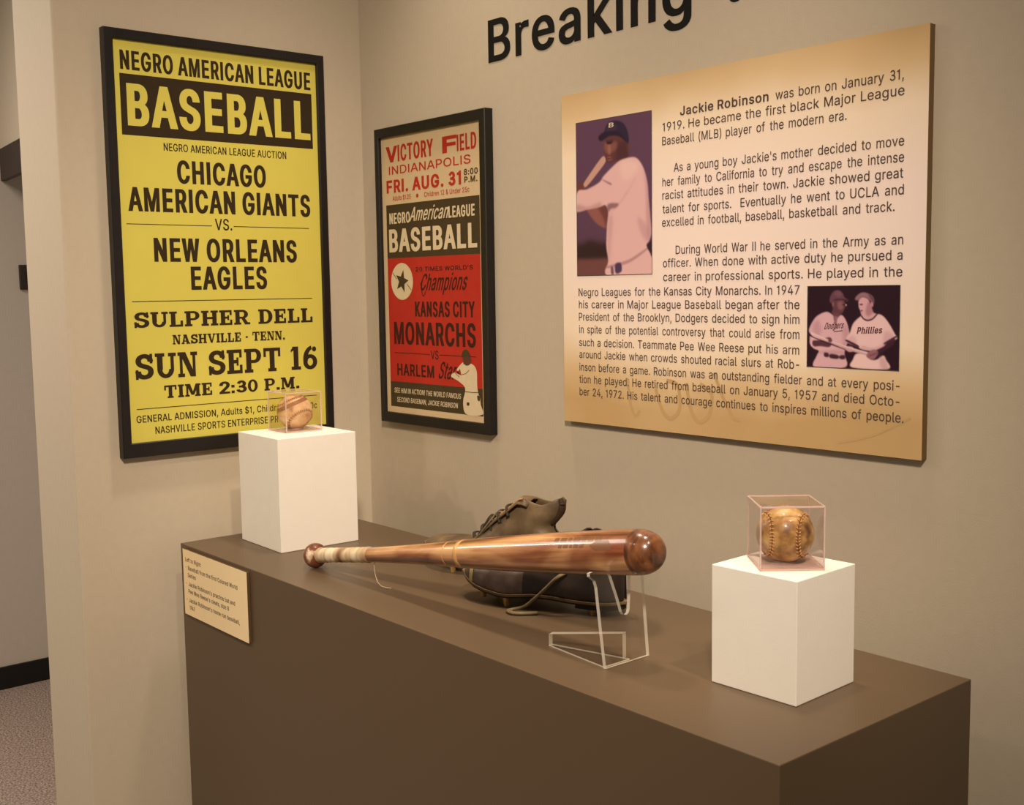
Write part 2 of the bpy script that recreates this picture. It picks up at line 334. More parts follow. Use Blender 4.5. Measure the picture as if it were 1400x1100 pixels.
# a plain grotesque alphabet in the order of CHARS: advance, then x,y,x,y ... of each contour, 1000 = capital height
OUTLINES = [
    (930, ((20,0,385,1000,555,1000,920,0,780,0,685,270,255,270,160,0), (295,385,645,385,470,870),)),
    (897, ((119,0,118,999,529,997,597,984,649,963,689,938,724,903,750,867,768,827,779,783,781,705,773,661,761,631,732,589,701,562,609,520,683,500,741,462,772,429,806,367,818,317,821,257,818,219,808,179,788,133,759,94,721,60,675,34,621,15,559,4,493,0), (245,113,487,112,551,117,615,136,649,157,660,169,678,191,693,227,698,263,696,301,688,331,672,363,649,392,615,420,569,442,531,451,247,453), (247,561,501,563,547,574,591,596,618,619,636,643,658,699,660,731,656,771,640,811,614,843,579,868,531,883,477,888,245,887),)),
    (1002, ((520,-13,442,-7,364,15,296,49,274,65,236,94,181,154,137,226,105,308,85,401,79,506,85,598,111,708,135,770,167,824,181,846,229,900,292,948,368,986,442,1006,534,1013,606,1006,672,990,728,966,788,928,855,862,881,822,917,738,929,686,802,686,783,744,757,786,702,842,620,883,530,896,468,892,414,876,362,850,316,814,277,770,244,712,220,644,207,570,204,516,207,430,223,346,247,282,277,230,320,182,360,151,412,124,460,110,530,104,618,118,703,160,766,226,802,314,930,316,919,265,881,178,835,115,792,75,752,47,668,8,574,-12),)),
    (987, ((119,0,118,999,449,1000,535,994,619,974,691,942,756,895,808,839,853,767,885,681,901,601,906,531,902,411,882,311,846,223,808,163,752,105,689,60,611,26,525,6,435,0), (245,113,427,112,497,117,567,133,625,158,673,194,714,239,744,291,767,355,781,435,783,535,769,639,747,705,714,763,675,808,627,842,571,868,509,883,439,888,245,887),)),
    (823, ((119,0,118,999,731,1000,731,888,245,887,245,563,698,561,697,449,247,449,245,113,737,112,738,1),)),
    (806, ((119,0,118,999,725,1000,725,888,245,887,245,549,679,547,681,437,247,435,245,1),)),
    (1023, ((522,-13,442,-7,364,14,294,49,270,67,232,96,183,152,134,232,104,310,85,401,79,506,85,598,105,694,137,776,179,844,227,900,292,950,362,985,438,1006,530,1013,578,1010,668,990,754,950,798,918,833,886,883,820,915,750,932,686,802,686,761,774,721,818,698,840,620,882,526,896,466,892,410,876,360,850,317,816,281,776,245,716,223,656,208,582,204,516,208,418,223,346,239,302,277,232,320,183,362,150,412,125,470,108,518,104,582,107,628,119,662,133,717,167,752,202,781,245,799,288,812,342,815,389,558,391,558,503,938,503,940,395,934,316,915,239,887,180,846,122,786,67,740,37,680,11,604,-9),)),
    (1016, ((119,0,118,999,245,999,245,569,769,568,771,999,897,1000,898,1,771,1,769,455,247,455,245,1),)),
    (360, ((110,0,110,1000,240,1000,240,0),)),
    (779, ((360,-14,282,-6,218,17,147,65,102,124,75,195,65,284,65,338,192,338,197,230,212,186,239,146,278,118,330,101,372,98,406,102,452,120,487,146,514,184,529,230,534,282,534,997,660,1000,661,284,652,197,624,124,568,57,518,21,452,-3),)),
    (918, ((119,0,118,999,245,999,245,476,348,603,715,1000,880,999,478,567,882,1,731,0,389,480,245,327,245,1),)),
    (772, ((119,0,118,999,243,1000,245,113,709,112,710,1),)),
    (1220, ((110,0,110,1000,290,1000,610,170,930,1000,1110,1000,1110,0,985,0,985,800,670,0,550,0,235,800,235,0),)),
    (990, ((110,0,110,1000,255,1000,750,215,750,1000,880,1000,880,0,735,0,240,785,240,0),)),
    (1048, ((520,-14,442,-7,364,15,282,59,235,96,185,150,137,226,105,308,85,401,79,506,85,598,105,692,139,778,185,850,237,906,284,942,364,985,440,1006,530,1013,608,1006,678,987,754,950,815,904,869,844,913,770,943,694,963,602,969,494,963,397,944,310,911,226,855,139,814,95,754,49,684,14,608,-7), (504,105,582,108,636,124,686,149,737,190,781,245,803,284,823,336,841,418,845,484,841,582,827,654,803,718,769,774,729,818,688,850,632,878,582,892,534,896,468,892,412,876,362,850,318,816,301,798,279,772,249,722,223,656,208,582,204,516,208,418,221,352,247,282,279,230,318,184,362,150,412,124,468,108),)),
    (874, ((119,0,118,999,469,1000,533,996,599,982,655,957,699,928,736,891,766,845,788,793,801,721,800,633,788,575,766,521,736,475,699,438,655,408,599,384,535,370,469,365,247,365,245,1), (247,477,505,479,555,491,583,503,612,523,636,547,654,575,675,647,675,721,668,755,655,789,636,819,614,841,585,861,545,878,505,886,247,889),)),
    (1048, ((788,-94,700,22,606,-7,514,-13,444,-7,366,14,296,49,236,94,181,155,139,223,111,291,85,401,79,493,85,599,105,693,145,787,181,845,229,899,294,950,366,986,444,1007,514,1013,606,1007,684,986,752,952,813,905,867,845,911,775,944,691,963,601,969,507,963,399,944,309,913,229,869,155,819,99,793,77,921,-93), (510,105,576,108,626,123,484,313,614,313,722,176,771,229,803,283,827,347,841,417,845,483,841,581,827,653,803,717,771,771,732,816,686,851,634,877,582,891,530,896,466,891,408,874,358,848,320,818,285,779,246,715,222,651,208,581,204,515,208,417,223,345,245,287,279,229,320,182,364,148,424,121,466,109),)),
    (883, ((119,0,118,999,471,1000,535,996,599,983,657,959,715,918,739,894,768,851,788,803,801,747,804,705,801,637,788,581,767,533,740,493,699,454,657,428,617,411,840,1,694,1,485,390,245,387,245,1), (245,503,509,504,569,518,615,542,639,566,655,589,670,625,677,663,677,721,670,759,658,791,640,821,615,846,585,864,549,878,513,885,457,889,247,889),)),
    (878, ((432,-18,370,-14,306,-1,254,16,196,49,161,77,125,118,105,154,83,214,75,267,206,267,211,234,223,201,241,174,264,151,322,118,400,98,482,98,562,118,621,154,647,180,663,206,676,241,679,271,676,304,667,330,634,370,578,403,290,495,220,529,171,568,139,606,109,670,102,730,107,788,123,838,149,882,175,914,222,952,278,981,326,998,376,1008,452,1013,512,1009,568,998,618,979,676,946,727,900,761,850,781,796,788,746,664,744,652,790,635,820,594,860,552,882,500,896,446,902,402,900,364,892,300,866,274,846,253,822,239,800,228,762,229,708,238,684,257,656,278,637,334,605,612,518,706,466,755,420,777,385,791,354,800,316,802,261,798,220,785,174,760,125,729,85,690,53,632,19,578,-1,510,-14),)),
    (882, ((379,0,378,887,64,888,62,999,818,1000,818,888,504,887,504,1),)),
    (1017, ((501,-16,433,-11,365,4,289,38,249,64,201,110,166,157,140,211,123,277,118,335,118,999,245,999,245,339,248,303,258,261,276,223,300,189,331,158,363,136,407,116,455,105,521,102,561,105,607,115,649,133,687,158,728,203,758,261,769,305,772,345,772,999,897,1000,899,341,894,275,877,213,852,159,816,109,768,65,725,36,643,2,585,-11),)),
    (943, ((401,0,32,999,166,999,376,413,475,107,572,415,776,999,909,1000,547,1),)),
    (1240, ((30,1000,165,1000,335,200,540,1000,680,1000,885,200,1055,1000,1190,1000,955,0,820,0,610,800,400,0,265,0),)),
    (932, ((36,0,393,511,58,999,204,1000,403,707,466,596,530,703,733,999,876,999,542,517,895,1,750,0,522,333,466,428,397,313,180,0),)),
    (928, ((401,0,400,409,32,999,180,999,382,671,436,577,465,512,495,579,548,673,748,999,893,1000,527,409,527,1),)),
    (861, ((84,0,82,92,541,763,636,891,80,888,79,999,780,999,779,905,335,257,225,109,784,112,785,1),)),
    (765, ((306,-17,228,-6,186,9,148,31,117,58,96,84,76,122,62,172,60,218,70,286,84,316,101,338,126,363,158,382,250,415,458,445,520,461,533,472,542,498,532,564,511,602,489,623,446,643,398,650,353,649,294,634,232,592,196,539,81,574,102,616,126,652,184,703,222,723,264,739,342,754,388,755,468,746,558,710,586,690,627,640,650,590,658,548,662,502,662,2,544,0,543,111,495,48,424,3,367,-13), (330,90,378,92,440,112,477,135,509,170,530,210,540,242,540,373,504,356,344,330,264,312,222,291,202,272,190,254,180,210,184,178,202,140,218,123,252,103),)),
    (834, ((442,-16,377,-7,338,8,271,62,231,116,220,115,219,0,104,1,105,1000,224,999,225,617,271,680,342,735,405,753,460,755,509,751,580,727,616,708,656,676,701,621,727,575,750,513,762,447,766,387,762,295,750,227,728,167,703,123,663,71,614,30,568,6,517,-10), (418,93,471,95,515,108,550,130,579,157,602,191,622,233,638,291,644,353,642,425,635,471,620,515,595,563,579,585,550,612,521,630,477,645,442,648,391,645,351,633,316,614,288,587,265,555,242,505,232,473,222,381,224,321,232,273,246,227,268,183,289,155,318,127,351,108,389,96),)),
    (778, ((402,-16,344,-11,284,5,226,34,186,66,151,103,110,167,85,231,71,303,67,375,72,443,87,515,109,571,143,627,171,659,230,708,282,734,344,751,408,756,510,742,602,698,669,631,710,545,596,515,571,569,530,611,468,640,408,648,360,644,322,632,288,612,255,581,229,543,212,505,192,419,190,351,197,289,213,231,232,191,255,159,284,130,316,111,362,95,412,92,476,101,532,130,573,173,598,230,713,201,702,167,671,111,602,42,512,-2),)),
    (834, ((378,-16,324,-11,284,0,220,31,173,69,139,111,109,163,85,227,71,297,67,365,71,445,87,521,107,575,133,621,176,674,222,710,264,732,326,751,418,754,466,746,492,735,564,680,610,617,611,999,730,1000,731,1,616,0,615,115,604,116,563,61,494,6,464,-6,426,-14), (388,93,446,96,484,108,518,128,547,155,570,187,589,227,603,275,613,365,603,469,589,517,571,555,547,587,508,620,456,642,412,648,358,645,318,632,284,612,255,585,233,555,213,515,200,471,190,391,192,319,199,277,213,229,231,191,255,157,286,128,320,108,358,96),)),
    (794, ((412,-16,350,-11,286,5,230,32,175,75,143,111,109,167,89,219,72,293,67,361,71,439,85,507,107,567,141,625,180,670,222,704,282,735,338,750,404,756,482,747,558,720,626,672,656,638,693,575,716,509,727,443,730,379,728,333,190,331,201,251,216,211,237,175,270,140,298,120,336,103,372,94,422,91,500,104,563,145,602,207,716,179,703,141,679,101,634,54,596,28,556,8,510,-6,466,-14), (190,435,607,435,599,487,585,529,567,563,545,591,518,616,484,634,446,646,408,649,362,646,326,636,290,618,262,596,233,563,213,529,199,491),)),
    (499, ((160,0,158,641,14,643,13,745,158,747,159,861,161,889,171,923,205,977,236,1004,276,1024,332,1039,368,1042,436,1036,477,1023,446,921,416,929,372,931,324,920,304,904,289,883,281,855,278,747,448,745,448,645,278,641,278,1),)),
    (835, ((396,-296,302,-286,264,-275,212,-252,165,-219,136,-190,115,-163,101,-135,200,-80,240,-130,304,-174,334,-184,368,-190,416,-191,462,-187,514,-172,554,-148,587,-113,605,-69,612,-15,612,147,562,80,498,32,450,16,400,10,324,14,270,29,216,56,178,84,139,127,109,175,85,237,71,303,67,369,71,447,85,515,107,575,145,637,178,674,218,706,274,736,328,751,374,755,430,753,466,746,498,733,565,681,614,614,615,745,730,746,732,-23,728,-77,714,-129,687,-179,654,-216,618,-244,574,-266,516,-284,466,-293), (388,117,444,119,482,129,516,146,549,173,571,201,590,239,604,283,614,369,612,427,604,475,590,519,567,563,549,587,520,614,488,632,446,645,412,648,360,645,320,633,284,612,255,585,233,555,213,515,199,471,190,397,192,327,199,285,213,243,233,203,258,172,294,144,328,128),)),
    (806, ((105,0,104,999,223,1000,225,620,261,676,299,712,342,736,375,746,446,756,497,752,533,744,580,724,614,701,644,670,672,627,690,577,702,489,702,1,582,1,582,461,578,515,560,563,537,598,511,620,460,642,407,647,347,637,289,606,252,561,234,521,224,453,224,1),)),
    (328, ((106,0,104,745,222,746,224,1), (148,872,118,884,91,911,81,947,84,971,97,997,124,1020,148,1028,186,1027,220,1010,238,989,247,963,246,931,231,901,208,882,182,872),)),
    (328, ((-19,-280,-20,-172,33,-168,61,-157,81,-139,91,-122,101,-83,103,744,222,746,224,-66,214,-138,200,-176,181,-208,155,-234,127,-254,91,-270,53,-277), (152,871,123,881,94,907,83,929,82,966,95,994,120,1017,144,1028,185,1028,212,1015,237,990,245,970,245,931,236,909,204,880,185,872),)),
    (748, ((105,0,104,999,223,1000,225,416,238,417,558,745,708,745,395,425,731,1,577,1,303,349,224,275,224,1),)),
    (372, ((269,-4,221,0,177,16,149,37,128,64,108,116,104,162,105,1000,224,998,225,164,236,122,249,110,287,102,332,106,355,8,318,-2),)),
    (1198, ((105,0,105,746,220,745,221,611,240,651,261,681,299,716,344,742,409,758,483,754,529,736,564,710,595,673,622,609,642,647,690,702,750,738,820,757,892,757,942,746,978,730,1009,710,1043,675,1063,645,1080,605,1092,555,1094,1,974,1,974,501,969,549,954,587,928,616,894,635,862,646,832,649,790,648,736,629,694,594,668,545,658,485,658,1,539,1,539,517,535,549,521,583,503,605,466,633,430,646,379,649,336,641,289,616,262,589,234,539,224,475,224,1),)),
    (806, ((105,0,104,745,220,745,221,611,265,680,299,712,353,739,393,751,458,755,537,743,580,724,629,686,663,641,688,585,698,539,702,489,702,1,582,1,582,461,578,515,560,563,537,598,511,620,460,642,407,647,347,637,289,606,252,561,234,521,224,453,224,1),)),
    (816, ((402,-16,344,-11,284,5,226,34,186,66,151,103,110,167,85,231,71,303,67,375,72,443,87,515,109,571,143,627,171,659,230,708,282,734,344,751,408,756,472,751,534,734,590,706,634,672,667,635,706,573,731,509,745,441,749,361,745,297,726,217,707,167,683,127,641,75,588,32,532,5,472,-11), (386,93,458,96,496,108,542,140,581,185,603,229,617,273,626,331,626,407,618,459,603,509,583,551,542,600,502,628,456,644,416,648,360,644,322,632,288,612,255,581,231,547,213,509,200,465,191,407,191,331,200,273,213,231,232,191,255,159,290,126,322,108,362,95),)),
    (834, ((105,-280,104,744,219,746,221,628,233,628,277,685,338,733,369,746,409,754,454,756,511,750,564,735,614,709,665,666,695,630,723,582,749,514,764,436,766,338,762,294,752,237,728,166,697,112,661,68,636,48,614,31,564,5,509,-12,460,-16,407,-14,371,-6,338,8,273,60,225,127,224,-279), (424,93,477,96,517,109,550,130,580,158,602,190,624,237,638,296,644,353,642,424,636,466,622,512,601,554,566,597,521,630,477,644,436,648,389,644,351,633,316,613,286,584,264,554,244,512,232,473,222,382,224,320,232,274,246,227,268,182,289,155,330,120,353,107,391,96),)),
    (834, ((612,-280,610,126,560,58,494,7,428,-14,374,-16,326,-12,262,9,218,32,179,64,137,112,107,166,88,219,71,298,67,365,71,444,85,514,111,582,135,624,159,654,218,707,270,735,324,750,380,756,426,754,466,746,496,733,538,701,567,676,602,628,614,628,616,746,731,744,731,-279), (392,93,444,96,484,108,518,128,548,157,569,184,589,227,603,274,613,365,610,426,602,475,589,518,567,560,519,612,484,633,446,644,406,648,358,644,320,632,284,612,255,584,232,552,213,514,199,466,190,390,192,320,200,272,215,225,233,188,254,159,290,126,328,105,360,96),)),
    (510, ((105,0,104,745,219,746,220,633,227,631,244,665,271,698,299,722,338,742,377,753,477,755,479,635,381,639,324,624,287,602,263,579,234,529,224,471,224,1),)),
    (718, ((349,-16,267,-7,221,6,183,24,149,48,120,77,98,107,81,143,71,185,185,209,200,167,216,143,245,118,279,101,315,92,405,93,451,106,483,124,506,145,522,173,527,201,524,227,516,245,499,268,451,295,283,337,229,354,181,378,140,411,114,445,97,491,92,543,96,581,114,629,152,679,187,708,225,728,269,744,319,753,405,754,459,746,497,733,531,716,561,694,588,667,610,635,636,571,527,546,498,599,477,620,451,638,405,651,327,651,273,632,233,600,218,573,214,549,220,511,243,478,273,460,335,439,509,394,563,368,604,335,628,303,646,257,651,205,647,167,632,123,610,87,555,36,509,12,463,-4,415,-13),)),
    (447, ((326,-8,274,-3,224,13,183,41,151,79,133,127,127,183,127,641,13,645,14,746,127,747,128,926,248,925,248,747,400,745,398,643,248,641,250,161,256,139,267,121,286,107,330,98,396,105,419,5,376,-6),)),
    (806, ((353,-10,312,-7,265,4,225,22,195,42,150,93,136,115,118,161,107,215,104,265,104,745,224,745,224,279,229,229,244,185,269,148,303,121,344,104,407,99,460,109,515,138,539,163,571,223,582,301,582,745,700,746,702,1,586,1,586,137,546,71,505,32,460,9,411,-6),)),
    (765, ((321,0,34,745,166,745,324,309,383,118,440,305,599,745,729,746,446,1),)),
    (1115, ((271,0,45,746,172,745,298,285,334,129,395,383,495,745,622,745,739,309,780,131,837,365,942,743,1070,745,843,0,723,1,627,337,558,605,516,441,391,3),)),
    (744, ((42,0,304,381,57,745,196,746,376,460,457,599,554,746,690,746,441,377,703,1,564,0,451,171,372,302,289,163,180,0),)),
    (765, ((173,-285,127,-281,94,-272,120,-170,205,-175,235,-163,253,-149,284,-102,319,-2,35,746,166,744,324,308,383,118,440,304,600,744,729,746,400,-118,348,-210,303,-251,245,-277),)),
    (748, ((83,0,82,91,505,635,95,635,94,745,653,745,652,649,252,125,248,113,665,111,666,1),)),
    (891, ((441,-14,371,-6,313,13,269,39,207,94,166,154,134,226,112,306,98,397,94,510,98,600,112,694,136,778,168,848,206,904,257,953,315,987,375,1006,449,1013,517,1006,561,992,579,986,633,954,684,904,722,850,756,774,778,696,792,604,796,478,792,395,779,306,756,224,724,154,684,94,635,47,577,12,517,-7), (443,97,493,103,535,120,571,146,612,197,628,226,648,279,664,346,673,416,676,488,673,584,664,656,650,716,624,782,602,820,570,856,545,874,491,898,449,904,399,898,357,882,321,856,288,818,262,772,240,712,226,648,215,512,218,416,227,346,241,286,268,218,290,180,314,152,357,118,399,102),)),
    (620, ((300,0,300,770,100,770,100,870,240,890,320,950,345,1000,430,1000,430,0),)),
    (891, ((126,0,125,93,553,553,611,643,621,671,630,723,628,763,618,795,603,825,576,856,536,883,508,894,466,902,428,903,368,893,338,880,290,839,274,815,259,781,248,711,130,711,134,771,147,823,162,855,198,909,237,947,278,974,334,998,384,1009,430,1013,498,1010,550,998,598,978,642,950,680,914,709,875,731,831,745,777,748,715,740,661,729,625,711,585,661,509,527,355,294,113,762,112,764,1),)),
    (800, ((377,-16,309,-6,269,6,231,23,179,55,146,83,117,117,93,155,76,195,199,225,231,171,283,129,343,105,415,99,477,111,523,133,571,173,596,215,606,257,606,285,597,321,570,367,531,402,471,430,401,440,399,445,270,447,271,555,399,555,401,567,435,571,481,591,505,609,534,643,556,697,559,753,546,803,522,843,497,868,469,886,431,899,391,902,349,894,305,870,275,839,249,793,132,831,147,863,177,909,227,958,277,988,307,1000,367,1013,401,1015,471,1006,517,990,551,972,579,953,616,917,658,853,677,799,683,765,685,733,678,673,668,639,642,587,606,541,575,513,637,472,665,445,696,403,718,359,728,327,734,253,724,197,698,139,656,85,623,57,561,19,501,-3,443,-14),)),
    (891, ((555,0,553,208,78,209,80,315,487,1000,610,999,224,345,214,321,553,319,554,623,673,624,674,321,811,319,812,209,675,208,674,1),)),
    (891, ((429,-14,377,-10,324,1,271,24,231,49,205,71,163,118,139,161,124,208,118,255,239,256,246,226,268,180,293,151,315,133,371,106,401,100,446,98,489,104,545,128,568,145,595,172,616,204,633,239,643,286,645,324,636,385,617,434,595,468,568,494,545,512,507,532,473,540,427,544,328,528,283,506,251,484,133,498,188,1000,718,1000,718,889,296,888,264,594,342,636,419,654,495,654,576,632,614,612,649,588,706,528,746,452,759,412,767,365,765,265,749,201,726,150,694,104,649,59,604,29,556,7,497,-9),)),
    (891, ((440,-14,384,-9,322,9,280,29,248,51,197,99,165,148,143,197,129,257,125,314,128,365,156,470,219,592,496,1000,630,1000,341,578,388,604,460,618,506,614,574,600,620,580,660,552,699,514,727,472,748,422,760,369,764,320,760,249,746,193,723,142,692,98,648,55,610,28,558,4,502,-10), (440,96,482,98,514,106,548,123,574,143,599,169,619,201,633,236,643,294,641,350,633,383,618,420,599,450,554,490,520,508,484,518,450,522,408,519,376,511,340,494,316,476,271,422,255,381,246,324,248,273,257,234,271,199,297,161,336,127,370,109,406,99),)),
    (891, ((193,0,639,887,123,889,122,999,767,1000,768,881,326,3),)),
    (891, ((437,-13,379,-10,317,3,251,31,219,49,185,77,148,118,122,163,107,214,102,271,113,346,148,420,207,480,263,511,306,523,255,542,217,567,182,606,158,648,143,696,139,738,142,796,156,844,176,882,207,921,243,952,287,979,335,998,377,1007,451,1013,503,1009,553,998,601,979,643,954,681,921,710,886,733,842,746,798,750,740,746,698,732,652,706,606,672,568,637,543,586,523,661,494,693,472,736,426,762,383,777,344,785,308,788,261,783,214,768,163,728,101,675,53,621,21,569,2,511,-10), (421,97,485,98,517,104,557,118,587,133,613,154,636,182,659,238,659,308,636,367,591,416,557,438,519,452,439,462,369,452,333,438,301,419,274,395,254,369,233,320,227,277,230,238,245,195,272,158,297,136,331,118,367,105), (433,570,471,570,511,578,565,607,604,650,625,706,625,772,618,800,604,828,563,870,511,896,479,902,411,902,373,894,339,878,309,856,286,830,263,770,261,734,266,696,284,650,300,628,323,607,353,589,385,577),)),
    (891, ((258,0,547,421,498,395,432,383,378,386,318,399,268,422,228,450,192,486,164,527,142,577,135,605,129,631,125,697,129,751,143,807,166,857,197,903,238,942,296,980,332,996,384,1009,432,1013,502,1009,556,996,612,970,654,940,691,901,727,845,747,799,761,735,764,669,751,583,712,485,663,397,395,1), (434,479,480,481,516,490,574,524,599,551,619,581,633,613,643,675,641,729,633,767,599,831,574,858,548,877,516,893,456,904,408,902,374,893,316,858,291,831,269,795,257,767,247,705,249,651,257,615,292,550,338,508,372,491),)),
    (369, ((183,-8,145,2,123,19,109,36,101,56,98,82,108,122,125,145,143,159,163,167,189,170,233,159,251,144,265,126,274,104,276,72,269,42,250,16,213,-6),)),
    (369, ((75,-235,133,138,267,139,166,-234),)),
    (369, ((183,-8,145,2,123,19,109,36,101,56,98,82,108,122,125,145,143,159,163,167,189,170,233,159,251,144,265,126,274,104,276,72,269,42,250,16,213,-6), (173,534,143,544,109,576,100,602,100,641,112,670,143,700,169,710,211,708,237,697,266,666,276,639,274,598,259,568,233,544,211,534),)),
    (891, ((225,369,225,481,663,480,661,369),)),
    (406, ((153,624,138,999,265,1000,252,625),)),
    (537, ((348,-188,293,-88,257,-4,213,130,194,208,180,304,175,398,179,500,197,636,230,774,258,866,319,1011,348,1060,462,1060,374,838,317,616,299,472,297,406,316,220,369,34,463,-188),)),
    (537, ((74,-188,173,49,223,228,239,406,231,542,208,662,161,844,73,1058,188,1060,219,1009,256,926,303,792,326,702,349,578,360,478,357,304,342,204,313,90,285,9,251,-72,191,-188),)),
    (878, ((398,-147,396,-16,310,-2,254,16,202,44,160,78,127,116,99,164,83,212,75,266,204,268,211,232,225,198,242,173,265,150,326,116,396,100,395,460,286,496,222,528,170,568,131,616,115,654,109,670,102,736,107,786,123,838,149,882,176,914,218,949,272,979,326,998,394,1010,396,1144,480,1146,481,1012,562,1000,614,981,670,951,702,925,743,880,765,842,782,792,788,744,664,744,651,792,629,828,604,851,550,883,482,898,481,560,612,518,698,471,727,448,755,418,777,386,791,355,800,314,802,262,798,218,783,168,761,126,728,85,686,50,632,19,574,-2,482,-15,481,-146), (482,98,562,118,622,154,647,180,665,208,676,240,679,270,676,304,668,328,634,370,578,403,482,436), (394,584,396,899,330,880,276,847,253,822,238,796,229,770,226,734,229,706,239,680,270,644,332,606),)),
    (385, ((188,-8,170,-7,148,3,128,18,106,56,103,82,112,118,130,144,170,167,200,169,236,159,257,142,278,106,282,74,273,40,255,16,216,-7), (134,316,125,998,258,1000,252,316),)),
    (880, ((380,-14,324,-10,262,5,216,23,158,63,135,83,109,118,85,163,71,212,67,267,79,342,113,403,165,460,265,542,237,576,173,674,159,710,149,784,151,826,163,870,199,930,230,959,260,978,306,997,348,1006,398,1009,438,1006,484,996,522,980,556,959,584,933,607,904,625,864,636,800,620,712,577,644,504,576,431,522,644,263,675,342,686,440,801,440,798,371,780,284,721,169,859,1,716,0,646,83,578,33,532,12,448,-9), (372,92,418,94,490,115,534,139,573,172,338,453,266,398,215,342,193,288,192,238,201,199,214,174,250,133,282,112,312,100), (357,612,420,655,473,702,501,738,515,794,511,828,497,858,470,884,430,902,394,906,330,891,285,848,271,808,269,784,285,714),)),
]
GL = {}
for ch, (adv, cs) in zip(CHARS, OUTLINES):
    GL[ch] = (adv / 1000, [[(c[i] / 1000, c[i + 1] / 1000) for i in range(0, len(c), 2)] for c in cs])
def area2(c): return sum(p[0] * q[1] - q[0] * p[1] for p, q in zip(c, c[1:] + c[:1]))
def inside(p, c):
    r = False
    for (x0, y0), (x1, y1) in zip(c, c[1:] + c[:1]):
        if (y0 > p[1]) != (y1 > p[1]) and p[0] < (x1 - x0) * (p[1] - y0) / (y1 - y0) + x0: r = not r
    return r
def grow(c, d):
    """push a contour outwards by d with mitred corners (outer contours run clockwise)"""
    if d == 0: return c
    n = len(c); out = []; sq = 0.55                # vertical growth is about half the sideways growth
    c = [(x, y / sq) for x, y in c]
    for i in range(n):
        p, a, b = Vector(c[i]), Vector(c[i - 1]), Vector(c[(i + 1) % n])
        u = p - a; v = b - p
        if u.length < 1e-7 or v.length < 1e-7: out.append((p.x, p.y * sq)); continue
        u.normalize(); v.normalize()
        n1 = Vector((-u.y, u.x)); n2 = Vector((-v.y, v.x)); k = 1 + n1.dot(n2)
        m = (n1 + n2) / max(k, 0.25 if u.x * v.y - u.y * v.x < 0 else 0.02)
        out.append((p.x + m.x * d, (p.y + m.y * d) * sq))
    return out
from mathutils.geometry import tessellate_polygon
_tess = {}
def glyph(ch, kx, d):
    """flat pieces of one character: x stretched by kx, strokes fattened by d, capital height 1"""
    key = (ch, round(kx, 3), round(d, 4))
    if key in _tess: return _tess[key]
    adv, cs = GL[ch]
    cs = [[(x * kx, y) for x, y in c] for c in cs]
    outer = [c for c in cs if area2(c) < 0]; hole = [c for c in cs if area2(c) > 0]
    V, F = [], []
    for o in outer:
        loops = [grow(o, d)]
        for h in hole:
            if not inside(h[0], o): continue
            q = d; g = grow(h, q)
            while q > 0.004 and area2(g) < 0.18 * area2(h): q *= 0.75; g = grow(h, q)
            loops.append(g)
        flat = [p for l in loops for p in l]; n = len(V)
        V += flat
        F += [tuple(i + n for i in t) for t in tessellate_polygon([[Vector((x, y, 0)) for x, y in l] for l in loops])]
    _tess[key] = (V, F, adv * kx + 2 * d)
    return _tess[key]
BOLD = {'r': 0.004, 'm': 0.024, 'b': 0.056, 'x': 0.070}
def word_geo(s, kx, d, track=0.0):
    V, F, x = [], [], 0.0
    for ch in s:
        if ch == ' ': x += 0.42 * kx; continue
        v, f, a = glyph(ch, kx, d); n = len(V)
        V += [(q[0] + x, q[1]) for q in v]; F += [tuple(i + n for i in q) for q in f]
        x += a + track
    return V, F, x
def fit(s, x0, x1, z, cap, wt, track=0.0, shear=0.0):
    """one line made to run from x0 to x1 with capitals of a given height"""
    d = BOLD[wt] if not isinstance(wt, float) else wt
    w = (x1 - x0) / (cap / (1 + 1.1 * d)); kx = 0.8; d0 = d
    for _ in range(4):
        d = min(d0, 0.092 * kx); w = (x1 - x0) / (cap / (1 + 1.1 * d))
        V, F, _x = word_geo(s, kx, d, track)
        if shear: V = [(q[0] + shear * q[1], q[1]) for q in V]
        lo = min(q[0] for q in V); hi = max(q[0] for q in V); kx *= w / (hi - lo)
    V, F, _x = word_geo(s, kx, d, track)
    if shear: V = [(q[0] + shear * q[1], q[1]) for q in V]
    lo = min(q[0] for q in V); hi = max(q[0] for q in V); k = (x1 - x0) / (hi - lo); c = cap / (1 + 1.1 * d)
    return [(x0 + (q[0] - lo) * k, z + (q[1] + 0.55 * d) * c) for q in V], F
def justify(s, x0, x1, z, cap, d, kx):
    """one line of words at a fixed width, spaces stretched to fill the measure"""
    ws = [w for w in s.split(' ')]
    def pieces(kx):
        g = [word_geo(w, kx, d) if w else ([], [], 0.0) for w in ws]
        e = [(min(q[0] for q in i[0]), max(q[0] for q in i[0])) if i[0] else (0, 0) for i in g]
        return g, e, (x1 - x0 - sum(b - a for a, b in e) * cap) / max(1, len(ws) - 1)
    g, e, gap = pieces(kx)
    while gap < 0.0042:
        kx *= 0.98; g, e, gap = pieces(kx)
    while gap > 0.0095:
        kx *= 1.015; g, e, gap = pieces(kx)
    V, F, x = [], [], x0
    for (v, f, _), (lo, hi) in zip(g, e):
        n = len(V); V += [(x + (q[0] - lo) * cap, z + q[1] * cap) for q in v]; F += [tuple(i + n for i in q) for q in f]
        x += (hi - lo) * cap + gap
    return V, F
